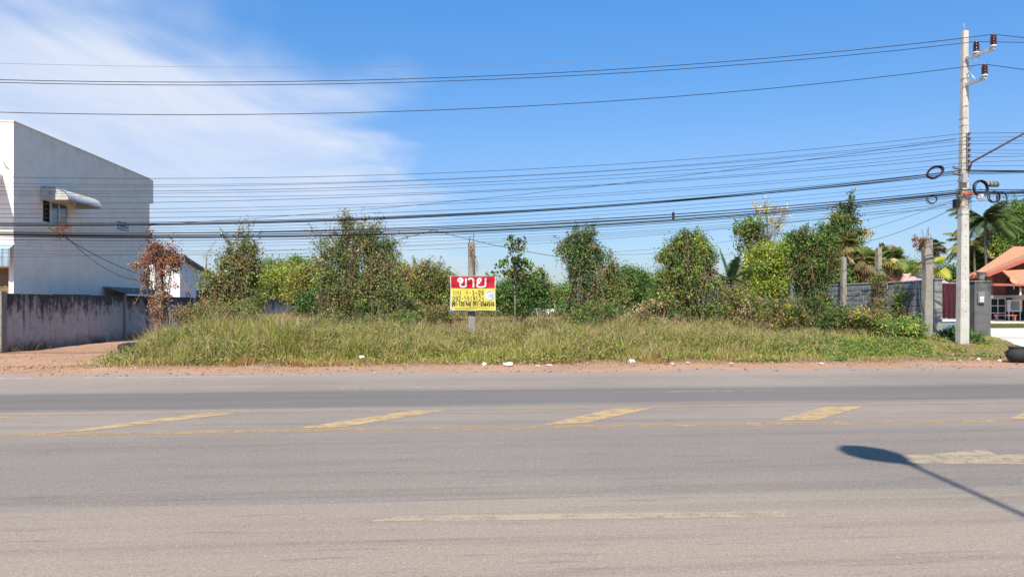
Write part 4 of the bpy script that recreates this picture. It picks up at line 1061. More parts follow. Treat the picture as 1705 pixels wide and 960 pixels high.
crumple('plastic_cup', 1630, 598, 0.045, 'white scrap on the mown grass right of the utility pole', M_PLASTIC, 11, 0.7)
crumple('plastic_cup', 1664, 600, 0.04, 'white scrap nearest the black pot', M_PLASTIC, 12, 0.7)
crumple('paper_scrap', 1598, 600, 0.04, 'small scrap on the grass straight below the utility pole', M_PAPER, 13, 0.6)
o = MB().tube([(-0.42,0,0),(-0.1,0.02,0.015),(0.2,-0.01,0.01),(0.4,0.01,0)], [0.035,0.04,0.04,0.03], 7).build('driftwood', M_WOOD); o.location = P(1268, 576, 23.4); tag(o, 'grey weathered plank piece lying on the grass right of the vine dome', 'wood')
# ------------------------------------------------------------------ vegetation helpers
DK = (0.026, 0.055, 0.014); GR = (0.050, 0.095, 0.020); LG = (0.095, 0.140, 0.028); YG = (0.20, 0.215, 0.030); YE = (0.40, 0.36, 0.035)
OL = (0.105, 0.105, 0.030); BR = (0.135, 0.082, 0.042); RU = (0.25, 0.075, 0.038); TN = (0.32, 0.235, 0.125); OR = (0.26, 0.17, 0.035); GB = (0.20, 0.165, 0.13)
def unit(v): return v/np.maximum(np.linalg.norm(v, axis=-1, keepdims=True), 1e-9)
def leaves(name, c, size, col, mat, parent, rg, droop=0.25, asp=0.5, axis=None, fold=0.25):
    """one folded rhombic leaf per centre"""
    n = len(c); a = rg.normal(size=(n, 3)); a[:, 2] -= droop*1.6
    if axis is not None: a = axis + 0.5*rg.normal(size=(n, 3))
    a = unit(a); t = rg.normal(size=(n, 3)) + np.array([-0.15, -0.75, 1.05]); b = unit(np.cross(a, t)); nn = np.cross(b, a)
    s = np.asarray(size)[:, None]*np.ones((n, 1)); w = s*asp
    v = np.stack([c - a*s*0.5, c + b*w*0.5 + nn*w*fold, c + a*s*0.5, c - b*w*0.5 + nn*w*fold], 1).reshape(-1, 3)
    i = np.arange(n)*4
    tr = np.concatenate([np.stack([i, i+1, i+2], 1), np.stack([i, i+2, i+3], 1)])
    return arr_mesh(name, v, None, tr, np.repeat(col, 4, 0), mat, parent)
def palette(rg, n, pal, clump=None, jit=0.22):
    """pal: list of (colour, weight); leaves of a clump share a tone"""
    cols = np.array([p[0] for p in pal]); w = np.array([p[1] for p in pal], float); w /= w.sum()
    if clump is None: k = rg.choice(len(cols), n, p=w)
    else:
        ck = rg.choice(len(cols), clump.max()+1, p=w); k = ck[clump]; mut = rg.random(n) < 0.09; k = np.where(mut, rg.choice(len(cols), n, p=w), k)
    c = cols[k]*(1+jit*rg.normal(size=(n, 1)))
    if clump is not None: c = c*(0.70+0.65*rg.random(clump.max()+1))[clump][:, None]
    c = c*1.0; return np.clip(c*(1+0.08*rg.normal(size=(n, 3))), 0.005, 0.8)
def crown(rg, blobs, n, cl=0.16, per=22, shell=0.5):
    """points in clumps through a set of ellipsoids (x,y,z,rx,ry,rz)"""
    B = np.array(blobs, float); wt = (B[:, 3]*B[:, 5])**0.9; wt /= wt.sum()
    nc = max(4, n//per); bi = rg.choice(len(B), nc, p=wt)
    d = unit(rg.normal(size=(nc, 3))); r = shell + (1-shell)*rg.random(nc)**0.6; r *= 1+0.17*rg.normal(size=nc)
    cc = B[bi, :3] + d*B[bi, 3:6]*r[:, None]
    mr_ = float(np.mean(np.minimum(B[:, 3], B[:, 5]))); fq = 2.0/max(mr_, 0.15); ph = rg.random(6)*6.28
    hole = np.sin(fq*cc[:, 0]+ph[0])*np.sin(fq*1.1*cc[:, 2]+ph[1]) + 0.6*np.sin(fq*2.1*cc[:, 0]+ph[2]+cc[:, 1])*np.sin(fq*1.9*cc[:, 2]+ph[3])
    cc = cc[hole > -0.55]; nc = len(cc)
    ci_ = rg.choice(nc, n); p = cc[ci_] + rg.normal(size=(n, 3))*cl*(0.45+1.0*rg.random(nc))[ci_][:, None]*np.array([1, 1, 0.85])
    return p, ci_, cc
def limbs(mb, rg, base, tops, r0, segs=5, wob=0.06):
    for t in tops:
        pts = []; 
        for i in range(segs+1):
            f = i/segs; q = np.array(base)*(1-f) + np.array(t)*f; q[2] += 0.12*np.sin(f*np.pi)*np.linalg.norm(np.array(t)-np.array(base))*0.6
            if 0 < i: q = q + rg.normal(size=3)*wob*f
            pts.append(q)
        mb.tube(pts, [r0*(1-0.8*i/segs) for i in range(segs+1)], 5)
def strands(mb, rg, starts, length, r=0.006, sway=0.12, down=True):
    """hanging or climbing thin stems; returns points along them"""
    out = []
    for s_ in starts:
        ln = length*(0.5+rg.random()); n = 6; p = np.array(s_, float); pts = [p.copy()]; dx = rg.normal(size=2)*sway
        for i in range(n):
            p = p + np.array([dx[0]*ln/n, dx[1]*ln/n, (-1 if down else 1)*ln/n]) + rg.normal(size=3)*0.03; pts.append(p.copy())
        mb.tube(pts, r, 3, False); out += pts[1:]
    return np.array(out)
def shoots(mb, rg, starts, dirs, length, r=0.007):
    out = []
    for s_, d in zip(starts, dirs):
        ln = length*(0.4+0.9*rg.random()); p = np.array(s_, float); d = unit(np.array(d, float)); pts = [p.copy()]
        for i in range(6):
            p = p + d*ln/6 + rg.normal(size=3)*0.03*ln; d = unit(d + np.array([0, 0, -0.10]) + rg.normal(size=3)*0.12); pts.append(p.copy())
        mb.tube(pts, [r*(1-0.12*i) for i in range(7)], 3, False); out += pts[2:]
    return np.array(out)
def pxblobs(L_, D, dr=0.8):
    """blobs given in photograph pixels (px, py, half width, half height[, dy])"""
    out = []
    for b in L_:
        d = D + (b[4] if len(b) > 4 else 0.0); q = P(b[0], b[1], d); rx = b[2]*d/F; rz = b[3]*d/F; out.append((q.x, q.y, q.z, rx, max(0.35, rx*dr), rz))
    return out
SEED = [100]
def plant(name, label, cat, px, D, blobs, n, size, pal, group=None, cl=0.16, trunk=None, nl=8, hang=0, hanglen=0.8, hangpal=None, nsh=0, shlen=0.6,
          mat=None, asp=0.5, droop=0.25, shell=0.5, leafname='foliage', bark=None, dr=0.8, per=22, stem_to=None, baseoff=0.0, jit=0.17):
    SEED[0] += 1; rg = np.random.default_rng(SEED[0])
    n = int(n*(3.3 if name == 'vine' else 2.6)); size = size*0.88; per = int(per*1.9); nsh = int(math.ceil(nsh*0.45)); pal = [(tuple(q*2.1 for q in c_), w_) for c_, w_ in pal]
    x = XD(px, D); g = gz1(x, D) + baseoff; root = empty(name, (x, D, g), 0, label, cat, group); o = np.array([x, D, g])
    B = [(b[0]-x, b[1]-D, b[2]-g, *b[3:]) for b in pxblobs(blobs, D, dr)]
    if cat in ('vine', 'tree', 'bush') and n > 2500:      # lumps and hanging tails break the outline
        ex = []
        for b in B:
            for q in range(3):
                a_ = rg.uniform(0, 2*np.pi); f_ = rg.uniform(0.18, 0.34); ex.append((b[0]+b[3]*1.08*np.cos(a_), b[1]-b[4]*rg.uniform(0, .8), b[2]+b[5]*1.05*np.sin(a_), b[3]*f_, b[4]*f_, b[5]*f_*(2.0 if (cat == 'vine' and np.sin(a_) < 0.2) else 1.0)))
        B = B + ex
    p, ci_, cc = crown(rg, B, n, cl, per, shell)
    p[:, 2] = np.maximum(p[:, 2], 0.03)
    col = palette(rg, n, pal, ci_, jit)
    mb = MB(); nm = 'trunk' if cat == 'tree' else 'stem'
    extra = []
    tr = trunk if trunk is not None else 0.05
    top = np.array([B[0][0], B[0][1], B[0][2]])
    if cat == 'tree':
        mid = top*np.array([0.6, 0.6, 0.72]); mb.tube([(0,0,-0.2), (top[0]*.2, top[1]*.2, top[2]*0.3), mid], [tr*1.25, tr, tr*0.75], 8)
        pick = cc[rg.choice(len(cc), min(nl, len(cc)), False)]; limbs(mb, rg, mid, pick, tr*0.5)
        pick = cc[rg.choice(len(cc), min(nl, len(cc)), False)]; limbs(mb, rg, mid*np.array([1,1,.75]), pick, tr*0.35)
    else:
        for k in range(nl):
            q = cc[rg.choice(len(cc))]; b0 = np.array([rg.normal()*0.14, rg.normal()*0.14, -0.1]); limbs(mb, rg, b0, [q], 0.018 if trunk is None else trunk, 6, 0.05)
    if nsh:
        k = np.argsort(-cc[:, 2] + 0.5*rg.normal(size=len(cc)))[:max(nsh, 4)]; k = rg.choice(k, nsh)
        dd = unit(cc[k] - top*np.array([1, 1, 0.8])) + np.array([0, 0, 0.7]); pts = shoots(mb, rg, cc[k], dd, shlen)
        pp = np.repeat(pts, 4, 0) + rg.normal(size=(len(pts)*4, 3))*0.05; extra.append((pp, palette(rg, len(pp), pal, None, jit)))
    mb.build(nm, bark or (M_BARK if cat == 'tree' else M_STEM), root)
    if hang:
        hb = MB(); k = rg.choice(len(cc), hang); hb_n = 0; pts = strands(hb, rg, cc[k]+np.array([0, -0.22, 0.05]), hanglen, 0.006); tag(hb.build('hanging_stems', M_STEM, root), kind='stuff')
        pp = np.repeat(pts, 3, 0) + rg.normal(size=(len(pts)*3, 3))*0.05; pp[:, 2] = np.maximum(pp[:, 2], 0.05)
        hl = leaves('dry_leaves', pp, size*(0.6+0.5*rg.random(len(pp))), np.clip(1.5*palette(rg, len(pp), hangpal or [(BR, 1), (TN, .5)], None), 0, .6), M_DRY, root, rg, 0.9, 0.35)
    for pp, c2 in extra: p = np.concatenate([p, pp]); col = np.concatenate([col, c2])
    leaves(leafname, p, size*(0.6+0.8*rg.random(len(p))), col, mat or M_LEAF, root, rg, droop, asp)
    return root

# ------------------------------------------------------------------ vines over the posts
VG = 'creepers smothering the old posts'
plant('vine', 'rust red dead creeper hanging from the post by the stained wall', 'vine', 265, 28.5,
      [(268,420,22,18),(258,432,28,20),(285,440,18,26),(266,470,16,30),(270,520,6,24)], 1500, 0.10, [((0.13,0.048,0.03),4),(BR,2.4),((0.17,0.08,0.045),2),(TN,.6),((0.08,0.065,0.035),1.6)], VG, 0.13, None, 10, 34, 0.9,
      [(RU,3),(BR,2)], 26, 0.75, M_DRY, 0.5, 0.5)
plant('vine', 'ragged brown and green creeper in front of the small white house', 'vine', 395, 27.4,
      [(404,415,18,18),(388,438,26,20),(412,440,18,28),(390,465,36,28),(370,482,24,20),(405,472,28,32),(398,505,34,24)], 6200, 0.095, [(OL,3.4),(GR,2),(LG,2.2),(BR,2.4),(TN,.5),(GB,.6)], VG, 0.14, None, 14, 70, 1.1, None, 40, 0.75)
plant('vine', 'widest brown and green vine mound with hanging stems left of banner', 'vine', 592, 27.2,
      [(585,388,26,18),(565,410,26,24),(615,408,30,24),(562,442,28,32),(632,440,26,34),(595,440,40,40),(595,480,54,40),(565,505,34,32),(635,498,34,36),(600,525,52,20)], 13500, 0.09, [(DK,1.2),(GR,2.6),(OL,3.4),(BR,1.6),(LG,2.2),(GB,.6),(TN,.4)], VG, 0.15, None, 30, 190, 1.6,
      [(BR,3),(GB,2),(OL,1)], 60, 0.7)
plant('vine', 'slim leafy vine column with grey-green top right of the banner', 'vine', 968, 27.0,
      [(965,400,24,18),(958,420,22,22),(978,425,20,28),(968,455,18,28),(975,490,24,26),(968,515,30,16)], 6200, 0.09, [(DK,2),(GR,3),((0.09,0.13,0.07),2),(OL,1.4),(BR,1.3),(LG,.8)], VG, 0.11, None, 14, 60, 0.9, None, 36, 0.5)
plant('vine', 'rounded green vine dome with brown straw skirt', 'vine', 1150, 27.0,
      [(1148,405,28,18),(1140,425,34,24),(1158,430,36,28),(1148,460,44,32),(1135,480,34,28),(1170,485,36,32),(1152,515,46,22)], 11500, 0.09, [(DK,1.4),(GR,3),(LG,2.8),(YG,1.6),(OL,2),(BR,.9)], VG, 0.12, None, 20, 130, 1.2,
      [(TN,3),(BR,2),(OR,1)], 34, 0.35)
plant('vine', 'dark green vine column before the block wall', 'vine', 1350, 28.0,
      [(1350,400,30,20),(1345,430,28,30),(1365,440,26,36),(1350,475,26,32),(1360,510,28,24),(1340,515,26,20)], 9500, 0.09, [(DK,3),(GR,3.2),(LG,1.2),(OL,1),(BR,.8)], VG, 0.12, None, 16, 60, 1.0,
      [(BR,2),(RU,1),(OL,1)], 30, 0.4)
plant('vine', 'small dead creeper tuft clinging to the top of the thick post', 'vine', 1532, 25.5,
      [(1531,404,7,7),(1527,410,5,6)], 130, 0.07, [(RU,2),(BR,2)], VG, 0.05, 0.006, 4, 5, 0.2, None, 8, 0.25, M_DRY, baseoff=0.0)
plant('vine', 'thin yellowed creeper climbing the post before the fan palm', 'vine', 1462, 28.2,
      [(1464,500,10,26),(1462,470,8,20),(1466,530,16,12)], 900, 0.085, [(OL,2),(BR,2),(YG,1),(GR,1)], VG, 0.10, 0.01, 6, 18, 0.6)
plant('vine', 'wispy dead stems hanging from the top of the bare banner post', 'vine', 785, 27.0,
      [(788,412,5,6),(786,425,6,10)], 60, 0.05, [(BR,2),(TN,1)], VG, 0.05, 0.005, 3, 16, 0.5, [(BR,1),(TN,1)], 4, 0.3, M_DRY)
plant('vine', 'green and yellow creeper strand hanging over the block wall', 'vine', 1497, 26.8,
      [(1496,490,8,22),(1494,520,10,18)], 500, 0.08, [(OL,2),(YG,1),(GR,1.5),(BR,1)], VG, 0.08, 0.008, 5, 8, 0.4)

plant('vine', 'dead red creeper wisps caught on the cables below the building window', 'vine', 102, 22.0,
      [(100,382,20,7),(112,388,10,8)], 34, 0.06, [(RU,2),(BR,2)], VG, 0.08, 0.006, 0, 9, 0.35, [(RU,1),(BR,2)], 12, 0.3, M_DRY)
# ------------------------------------------------------------------ slim sparse tree beside the banner
plant('slim_tree', 'sparse slim tree with large leaves just right of the banner', 'tree', 858, 28.5,
      [(856,420,22,22),(848,445,22,14),(870,400,10,12),(885,440,18,12),(835,455,14,10),(865,460,26,16),(895,452,12,6)], 300, 0.18, [(GR,3),(LG,1.5),(DK,2),(OL,1),(BR,.5)], None, 0.13, 0.035, 16, 0, 1, None, 4, 0.3, None, 0.55, 0.3, 0.75, per=8)
# ------------------------------------------------------------------ trees around the field
TG = 'trees and bushes around the vacant field'
def tree(label, px, D, blobs, n, size, pal, cl=0.3, trunk=0.12, name='tree', cat='tree', **kw):
    return plant(name, label, cat, px, D, blobs, n, size, pal, TG, cl, trunk, kw.pop('nl', 10), **kw)
tree('bright yellow-leaved tree behind the fence posts on the right', 1285, 37, [(1290,425,38,28),(1270,445,36,30),(1312,440,26,34),(1262,470,24,22),(1290,475,40,20)], 8500, 0.13, [((0.20,0.19,0.025),1.6),((0.14,0.16,0.024),4),(LG,2.4),(YG,1)], 0.22, 0.07)
tree('tall open-crowned tree with a flat leafy top behind the yellow tree', 1246, 42, [(1246,378,22,12),(1236,388,18,10),(1262,398,14,16),(1240,410,14,10)], 1500, 0.16, [(GR,2),(LG,1.5),(OL,1.5)], 0.22, 0.06, nl=12)
tree('almost bare tree with sparse yellow leaf tufts above the yellow tree', 1282, 40, [(1275,350,22,16),(1300,362,14,18),(1285,378,20,12)], 300, 0.13, [(YE,2),(OR,2),(TN,1)], 0.14, 0.03, nl=18, per=12)
tree('dark pointed tree rising left of the fan palm', 1405, 36, [(1404,362,14,16),(1398,385,26,18),(1415,400,24,18),(1380,400,16,16),(1400,420,30,16)], 4200, 0.14, [(DK,2),(GR,2),(OL,2.4),(OR,.6)], 0.2, 0.06, nsh=16, shlen=0.7)
tree('green bush right behind the dark vine column', 1385, 33, [(1382,440,24,26),(1390,470,24,22),(1376,455,18,20)], 3800, 0.12, [(GR,2.5),(LG,1.6),(DK,1.5),(OL,1)], 0.16, 0.04, 'bush', 'bush')
tree('yellow-green feathery bush mass left of the widest vine mound', 455, 82, [(450,470,34,26),(480,462,36,24),(430,485,24,24),(470,495,40,22)], 9000, 0.24, [(YG,2.6),(LG,3.4),(OL,2.4),(OR,.5)], 0.45, 0.12, 'bush', 'bush')
tree('orange tinged bush in front of the widest vine mound on its left', 520, 40, [(522,462,26,18),(510,480,28,24),(535,490,24,26),(520,505,30,18)], 8000, 0.13, [((0.18,0.125,0.03),2.6),(OL,3),(LG,1.8),(YG,.8),(DK,.8)], 0.2, 0.05, 'bush', 'bush')
tree('dark glossy shrub beside the lone white pillar', 524, 36, [(528,498,18,16),(515,508,18,14),(545,512,16,14)], 2600, 0.13, [(DK,3),(GR,2.6)], 0.16, 0.04, 'bush', 'bush')
tree('distant green treetops over the yellow-green bushes', 460, 110, [(430,455,26,14),(470,448,30,12),(505,445,22,10),(448,446,18,10),(490,452,26,14)], 6500, 0.32, [(GR,3),(LG,2),(DK,2)], 0.6, 0.2)
tree('brownish autumn coloured thicket left of the banner', 700, 44, [(700,470,34,24),(730,466,24,26),(672,472,30,22),(690,494,44,22),(735,498,26,20)], 10500, 0.13, [(OL,3.4),(BR,1.8),(GR,2),((0.17,0.095,0.06),1),(LG,1.8),(YG,.6)], 0.22, 0.05, 'bush', 'bush', nsh=26, shlen=0.8)
tree('yellow-green bushy tree behind the right side of the widest vine mound', 660, 50, [(655,450,26,22),(668,470,28,26),(645,480,26,26)], 5500, 0.15, [(YG,2),(OL,3),(LG,2)], 0.26, 0.07)
tree('dense dark green bush behind the slim tree', 868, 42, [(860,488,30,24),(880,480,26,22),(842,498,22,22),(893,492,18,20),(868,505,36,14)], 9000, 0.13, [(DK,3.2),(GR,3),(LG,1),(OL,.8)], 0.2, 0.06, 'bush', 'bush')
tree('brown dying bush right of the dense dark bush', 902, 46, [(900,480,18,18),(908,495,16,14)], 1800, 0.12, [(BR,2),(OL,2),(GR,1)], 0.18, 0.04, 'bush', 'bush')
tree('round green bush beyond the low white wall', 938, 84, [(930,498,22,14),(950,496,20,14),(915,504,14,10)], 4200, 0.26, [(GR,3),(LG,2.4),(DK,1)], 0.45, 0.1, 'bush', 'bush')
tree('green tree in the gap left of the vine dome', 1048, 58, [(1040,465,18,22),(1058,470,18,20),(1048,490,28,20),(1030,485,16,20)], 7000, 0.17, [(GR,3),(LG,2.6),(DK,1.2),(OL,1)], 0.3, 0.08)
tree('low brownish scrub right of the slim vine column', 1012, 33, [(1010,470,16,22),(1022,490,24,22),(1000,500,20,18),(1015,445,6,14)], 3800, 0.11, [(OL,2.4),(GR,2),(BR,2.2),(LG,1)], 0.15, 0.03, 'bush', 'bush', nsh=24, shlen=0.7)
tree('darker round tree just left of the vine dome', 1088, 70, [(1085,485,20,18),(1102,478,18,18),(1075,498,18,14)], 5000, 0.2, [(DK,2),(GR,3),(LG,1)], 0.35, 0.1)
tree('large bright green tree at the right edge above the orange roof', 1685, 86, [(1690,385,26,34),(1668,385,16,28),(1705,365,22,30),(1720,400,30,36),(1672,415,20,18),(1740,375,26,34)], 15000, 0.25, [(LG,2.2),(GR,3.2),(YG,.5),(DK,2)], 0.55, 0.22, shell=0.35)
tree('low green tree mass between coconut palm and orange roof', 1640, 90, [(1640,425,26,22),(1625,440,20,18),(1655,440,24,16)], 5500, 0.26, [(GR,3),(OL,2),(DK,1.6),(LG,1)], 0.5, 0.14)
tree('green treetops above the pink roof', 1498, 72, [(1500,452,22,12),(1485,462,16,12),(1512,458,14,10)], 4200, 0.22, [(LG,2.6),(GR,2.6),(YG,.8)], 0.36, 0.1)
tree('distant dark tree between thick post and utility pole', 1575, 100, [(1575,455,20,10),(1560,460,14,10),(1592,460,16,9)], 2600, 0.32, [(GR,2),(DK,2)], 0.6, 0.15)
tree('hazy far trees beyond the field behind the banner', 790, 130, [(760,490,34,12),(800,492,34,12),(840,494,30,10)], 4200, 0.42, [(GR,2),(DK,2),(LG,1)], 0.8, 0.2)
tree('far tree line at the end of the open field', 930, 150, [(905,492,22,8),(935,494,24,7),(965,490,24,9),(918,488,8,8)], 3000, 0.45, [(GR,2),(DK,2),(LG,1)], 0.8, 0.2)
tree('far trees behind the gap right of the slim vine column', 1040, 140, [(1010,488,26,10),(1050,485,28,10),(1085,480,24,12)], 3600, 0.45, [(GR,2),(DK,2),(LG,1)], 0.8, 0.2)
tree('far trees left behind the stained wall end', 540, 120, [(500,480,34,14),(550,478,36,16),(600,480,34,14),(640,478,30,14)], 4600, 0.4, [(GR,2),(DK,2),(LG,1)], 0.8, 0.2)
tree('leafy trees beyond the posts behind the yellow tree', 1240, 66, [(1230,470,30,22),(1270,462,30,26),(1310,465,34,26),(1350,460,34,26)], 8000, 0.2, [(GR,3),(OL,1.6),(DK,2),(LG,1)], 0.4, 0.12)
tree('leafless twiggy shrub against the small white house', 335, 44, [(330,430,22,18),(318,450,20,16),(345,445,18,18)], 60, 0.08, [(BR,1)], 0.15, 0.018, 'bush', 'bush', nl=26, nsh=18, shlen=0.8)
# low scrub standing in the weeds
SG = 'low shrubs at the back of the verge'
for label, px, D, bl, n, pal in (
    ('low olive shrub at the foot of the dark vine column', 1310, 26.5, [(1300,520,34,18),(1330,526,24,14)], 2600, [(OL,3),(BR,2),(GR,1.6),(YG,.8)]),
    ('bushy green shrub under the pale post by the block wall', 1395, 27, [(1390,532,24,16),(1412,528,22,14),(1375,540,18,10)], 2600, [(GR,2.6),(OL,2),(LG,1.6),(DK,1)]),
    ('yellowed shrub against the block wall below the fan palm', 1452, 26, [(1445,530,26,14),(1470,538,22,12)], 2400, [(OL,2),(BR,2.2),(YG,1.4),(GR,1)]),
    ('fresh green weed clump left of the thick post', 1505, 24.8, [(1498,548,26,10),(1520,545,16,12)], 1800, [(LG,3),(GR,2.4),(YG,1)]),
    ('brown straw shrub left of the vine dome', 1075, 26.5, [(1070,530,30,14),(1095,520,24,18)], 2200, [(OL,2),(TN,1.6),(BR,2),(GR,1)]),
    ('mixed brown scrub right of the vine dome', 1222, 27.5, [(1215,505,26,24),(1245,510,28,20),(1230,528,34,12)], 3600, [(OL,2.4),(BR,2.2),(TN,.8),(YG,1),(GR,1.2)]),
    ('green weeds at the foot of the widest vine mound', 640, 25.6, [(640,540,34,14),(665,535,24,14),(605,545,24,10)], 2400, [(GR,2),(OL,2),(LG,1.6),(BR,1)]),
    ('weedy brown shrub between vine mound and banner', 705, 29, [(700,525,36,14),(735,522,24,14),(680,515,20,14)], 2600, [(OL,2.4),(BR,2),(TN,.8),(GR,1.6)]),
    ('green weed bush at the foot of the ragged vine', 400, 25.2, [(395,524,28,14),(412,532,16,10),(375,527,22,12)], 2800, [(LG,2.2),(OL,2),(GR,1.8),(BR,.8)]),
    ('rust and olive weeds beside the red vine post', 325, 25.6, [(320,530,26,18),(345,522,26,18)], 2000, [(OL,2.4),(BR,2),(RU,.6),(LG,1)]),
    ('brown weeds between red vine and ragged vine', 355, 26.8, [(350,512,18,14),(365,520,20,12)], 1300, [(OL,2),(BR,2),(LG,.6)]),
    ('leafy weed bush at the foot of the slim vine column', 985, 26, [(985,528,30,16),(955,535,20,10),(1010,520,20,16)], 2400, [(GR,2.4),(LG,1.6),(OL,1.6),(BR,1)])):
    plant('shrub', label, 'shrub', px, D, bl, n, 0.085, pal, SG, 0.12, 0.01, 9, 10, 0.35, None, 18, 0.4)
# small verge plants
plant('shrub', 'small bright green weed at the road edge under the dark vine column', 'shrub', 1392, 20.9, [(1390,597,12,6)], 220, 0.07, [(LG,3),(YG,1)], SG, 0.06, 0.006, 5, nsh=4, shlen=0.15)
plant('shrub', 'dark green weed growing at the foot of the utility pole', 'shrub', 1623, 24.3, [(1622,560,9,8)], 260, 0.08, [(GR,3),(DK,1)], SG, 0.06, 0.006, 5, nsh=6, shlen=0.2)
plant('shrub', 'dark weed clump in front of the maroon gate plinth', 'shrub', 1580, 25.6, [(1580,553,12,8)], 300, 0.08, [(GR,2),(DK,2)], SG, 0.06, 0.006, 5, nsh=6, shlen=0.2)

# ------------------------------------------------------------------ palms
def coconut(px, base_py_D, crown_py, nf, fl, label, pal=((0.03,0.055,0.016),(0.06,0.085,0.02)), droop=1.0, tr=0.13, up=0.9):
    SEED[0] += 1; rg = np.random.default_rng(SEED[0]); D = base_py_D; x = XD(px, D); g = gz1(x, D); h = ZD(crown_py, D) - g
    root = empty('palm', (x, D, g), 0, label, 'palm', 'palms beyond the wall')
    mb = MB(); pts = [(0.12*math.sin(i*0.7), 0, -0.2 + (h+0.2)*i/8) for i in range(9)]; mb.tube(pts, [tr*(1.3-0.5*i/8) for i in range(9)], 9); mb.build('trunk', M_PALMBARK, root)
    top = np.array(pts[-1]); 
    for k in range(nf):
        az = 2*math.pi*(k*0.382) + rg.normal()*0.2; el = up*(1 - 1.5*k/nf) + rg.normal()*0.1; ln = fl*(0.8+0.35*rg.random())
        d = np.array([math.cos(az)*math.cos(el), math.sin(az)*math.cos(el), math.sin(el)]); p = top.copy(); rach = [p.copy()]; n = 14
        for i in range(n):
            p = p + d*ln/n; d = unit(d + np.array([0, 0, -0.10*droop*(0.5+i/n)])); rach.append(p.copy())
        rach = np.array(rach); fm = MB(); fm.tube([tuple(q) for q in rach], [0.022*(1-0.9*i/n) for i in range(n+1)], 4, False)
        vs = list(fm.v); quads_ = [f for f in fm.f]; col = [np.array((0.14, 0.14, 0.05))]*len(vs)
        tris = []
        c0 = np.array(pal[0])*(0.8+0.5*rg.random()); c1 = np.array(pal[1])*(0.7+0.6*rg.random())
        for i in range(2, n*3):
            f = i/(n*3); j = min(int(f*n), n-1); q = rach[j] + (rach[j+1]-rach[j])*(f*n-j); t = unit(rach[j+1]-rach[j]); sd_ = unit(np.cross(t, np.array([0, 0, 1.0])))
            ll = fl*0.26*math.sin(math.pi*min(1, 0.12+0.9*f))**0.6 + 0.05
            for s_ in (-1, 1):
                e = q + (sd_*s_*0.75 + t*0.55 + np.array([0, 0, -0.45*droop + 0.1*rg.normal()]))*ll; b = len(vs)
                w = t*0.028*fl/2
                vs += [tuple(q - w), tuple(q + w), tuple((q+e)/2 + w + np.array([0, 0, 0.04*ll])), tuple(e)]; tris += [(b, b+1, b+2), (b, b+2, b+3)]
                cc = c0*(1-f) + c1*f; col += [cc*1.6*(0.85+0.3*rg.random())]*4
        arr_mesh('frond', np.array(vs), np.array(quads_), np.array(tris), np.array(col), M_LEAF, root)
    return root
coconut(1642, 80, 365, 26, 3.9, 'dark coconut palm with hanging fronds behind the utility pole')
coconut(1624, 88, 408, 20, 3.8, 'pale lower coconut palm left of the dark coconut palm', ((0.10,0.11,0.03),(0.16,0.15,0.05)))
coconut(1218, 34, 466, 14, 1.5, 'young feather palm right of the vine dome', ((0.045,0.075,0.03),(0.07,0.10,0.04)), 0.35, 0.10, 1.35)
def fanpalm(px, D, crown_py, nl, fr, label, pal, tr=0.1, skirt=0):
    SEED[0] += 1; rg = np.random.default_rng(SEED[0]); x = XD(px, D); g = gz1(x, D); h = ZD(crown_py, D) - g
    root = empty('fan_palm', (x, D, g), 0, label, 'palm', 'palms beyond the wall'); mb = MB(); mb.tube([(0,0,-.2),(0.03,0,h*.5),(0,0,h)], [tr*1.2, tr, tr*0.9], 9); mb.build('trunk', M_PALMBARK, root)
    for k in range(nl+skirt):
        dry = k >= nl; az = k*2.4 + rg.normal()*0.2; el = rg.uniform(-0.2, 1.3) if not dry else rg.uniform(-1.3, -0.7); st = fr*rg.uniform(0.6, 1.0)
        d = np.array([math.cos(az)*math.cos(el), math.sin(az)*math.cos(el), math.sin(el)]); c = np.array([0, 0, h]) + d*st
        fm = MB(); fm.tube([(0, 0, h), tuple(c*0.5+np.array([0,0,h])*0.5+np.array([0,0,0.05])), tuple(c)], 0.014, 4, False)
        vs = list(fm.v); qd = list(fm.f); col = [np.array((0.16, 0.15, 0.05))]*len(vs); tris = []
        s_ = unit(np.cross(d, np.array([0, 0, 1.0]))); u = np.cross(s_, d); base = np.array((TN if rg.random() < 0.5 else BR) if dry else pal[rg.integers(len(pal))])*rg.uniform(0.8, 1.2)
        nseg = 20; d2 = unit(d + np.array([0, 0, -0.95*(1-max(el, 0)/1.3)]))
        for i in range(nseg):
            a = -2.0 + 4.0*i/(nseg-1); a1 = a + 0.14
            def dirv_(aa): return unit(d2*math.cos(aa) + s_*math.sin(aa))
            e = c + dirv_(a+0.07)*fr*rg.uniform(0.75, 1.0) + np.array([0, 0, -0.14*fr]) ; m1 = c + dirv_(a)*fr*0.55 + u*0.03; m2 = c + dirv_(a1)*fr*0.55 - u*0.03; b = len(vs)
            vs += [tuple(c), tuple(m1), tuple(e), tuple(m2)]; tris += [(b, b+1, b+2), (b, b+2, b+3)]; col += [base*1.7*rg.uniform(0.75, 1.25)]*4
        arr_mesh('fan_leaf', np.array(vs), np.array(qd), np.array(tris), np.array(col), M_LEAF, root)
    return root
fp_ = [(0.05,0.085,0.02),(0.11,0.14,0.03),(0.20,0.19,0.04),(0.16,0.12,0.05)]
fanpalm(1436, 33, 442, 20, 0.62, 'fan palm with brown skirt between two posts of the block wall', fp_, 0.13, 14)
fanpalm(1480, 35, 438, 18, 0.6, 'yellowing fan palm right of the tallest wall post', fp_ + [(0.3,0.24,0.09)], 0.12, 12)
fanpalm(1405, 33, 412, 14, 0.5, 'fan palm with dead leaves above the pale post', [(0.10,0.10,0.03),(0.18,0.14,0.05),(0.07,0.09,0.02)], 0.1, 12)
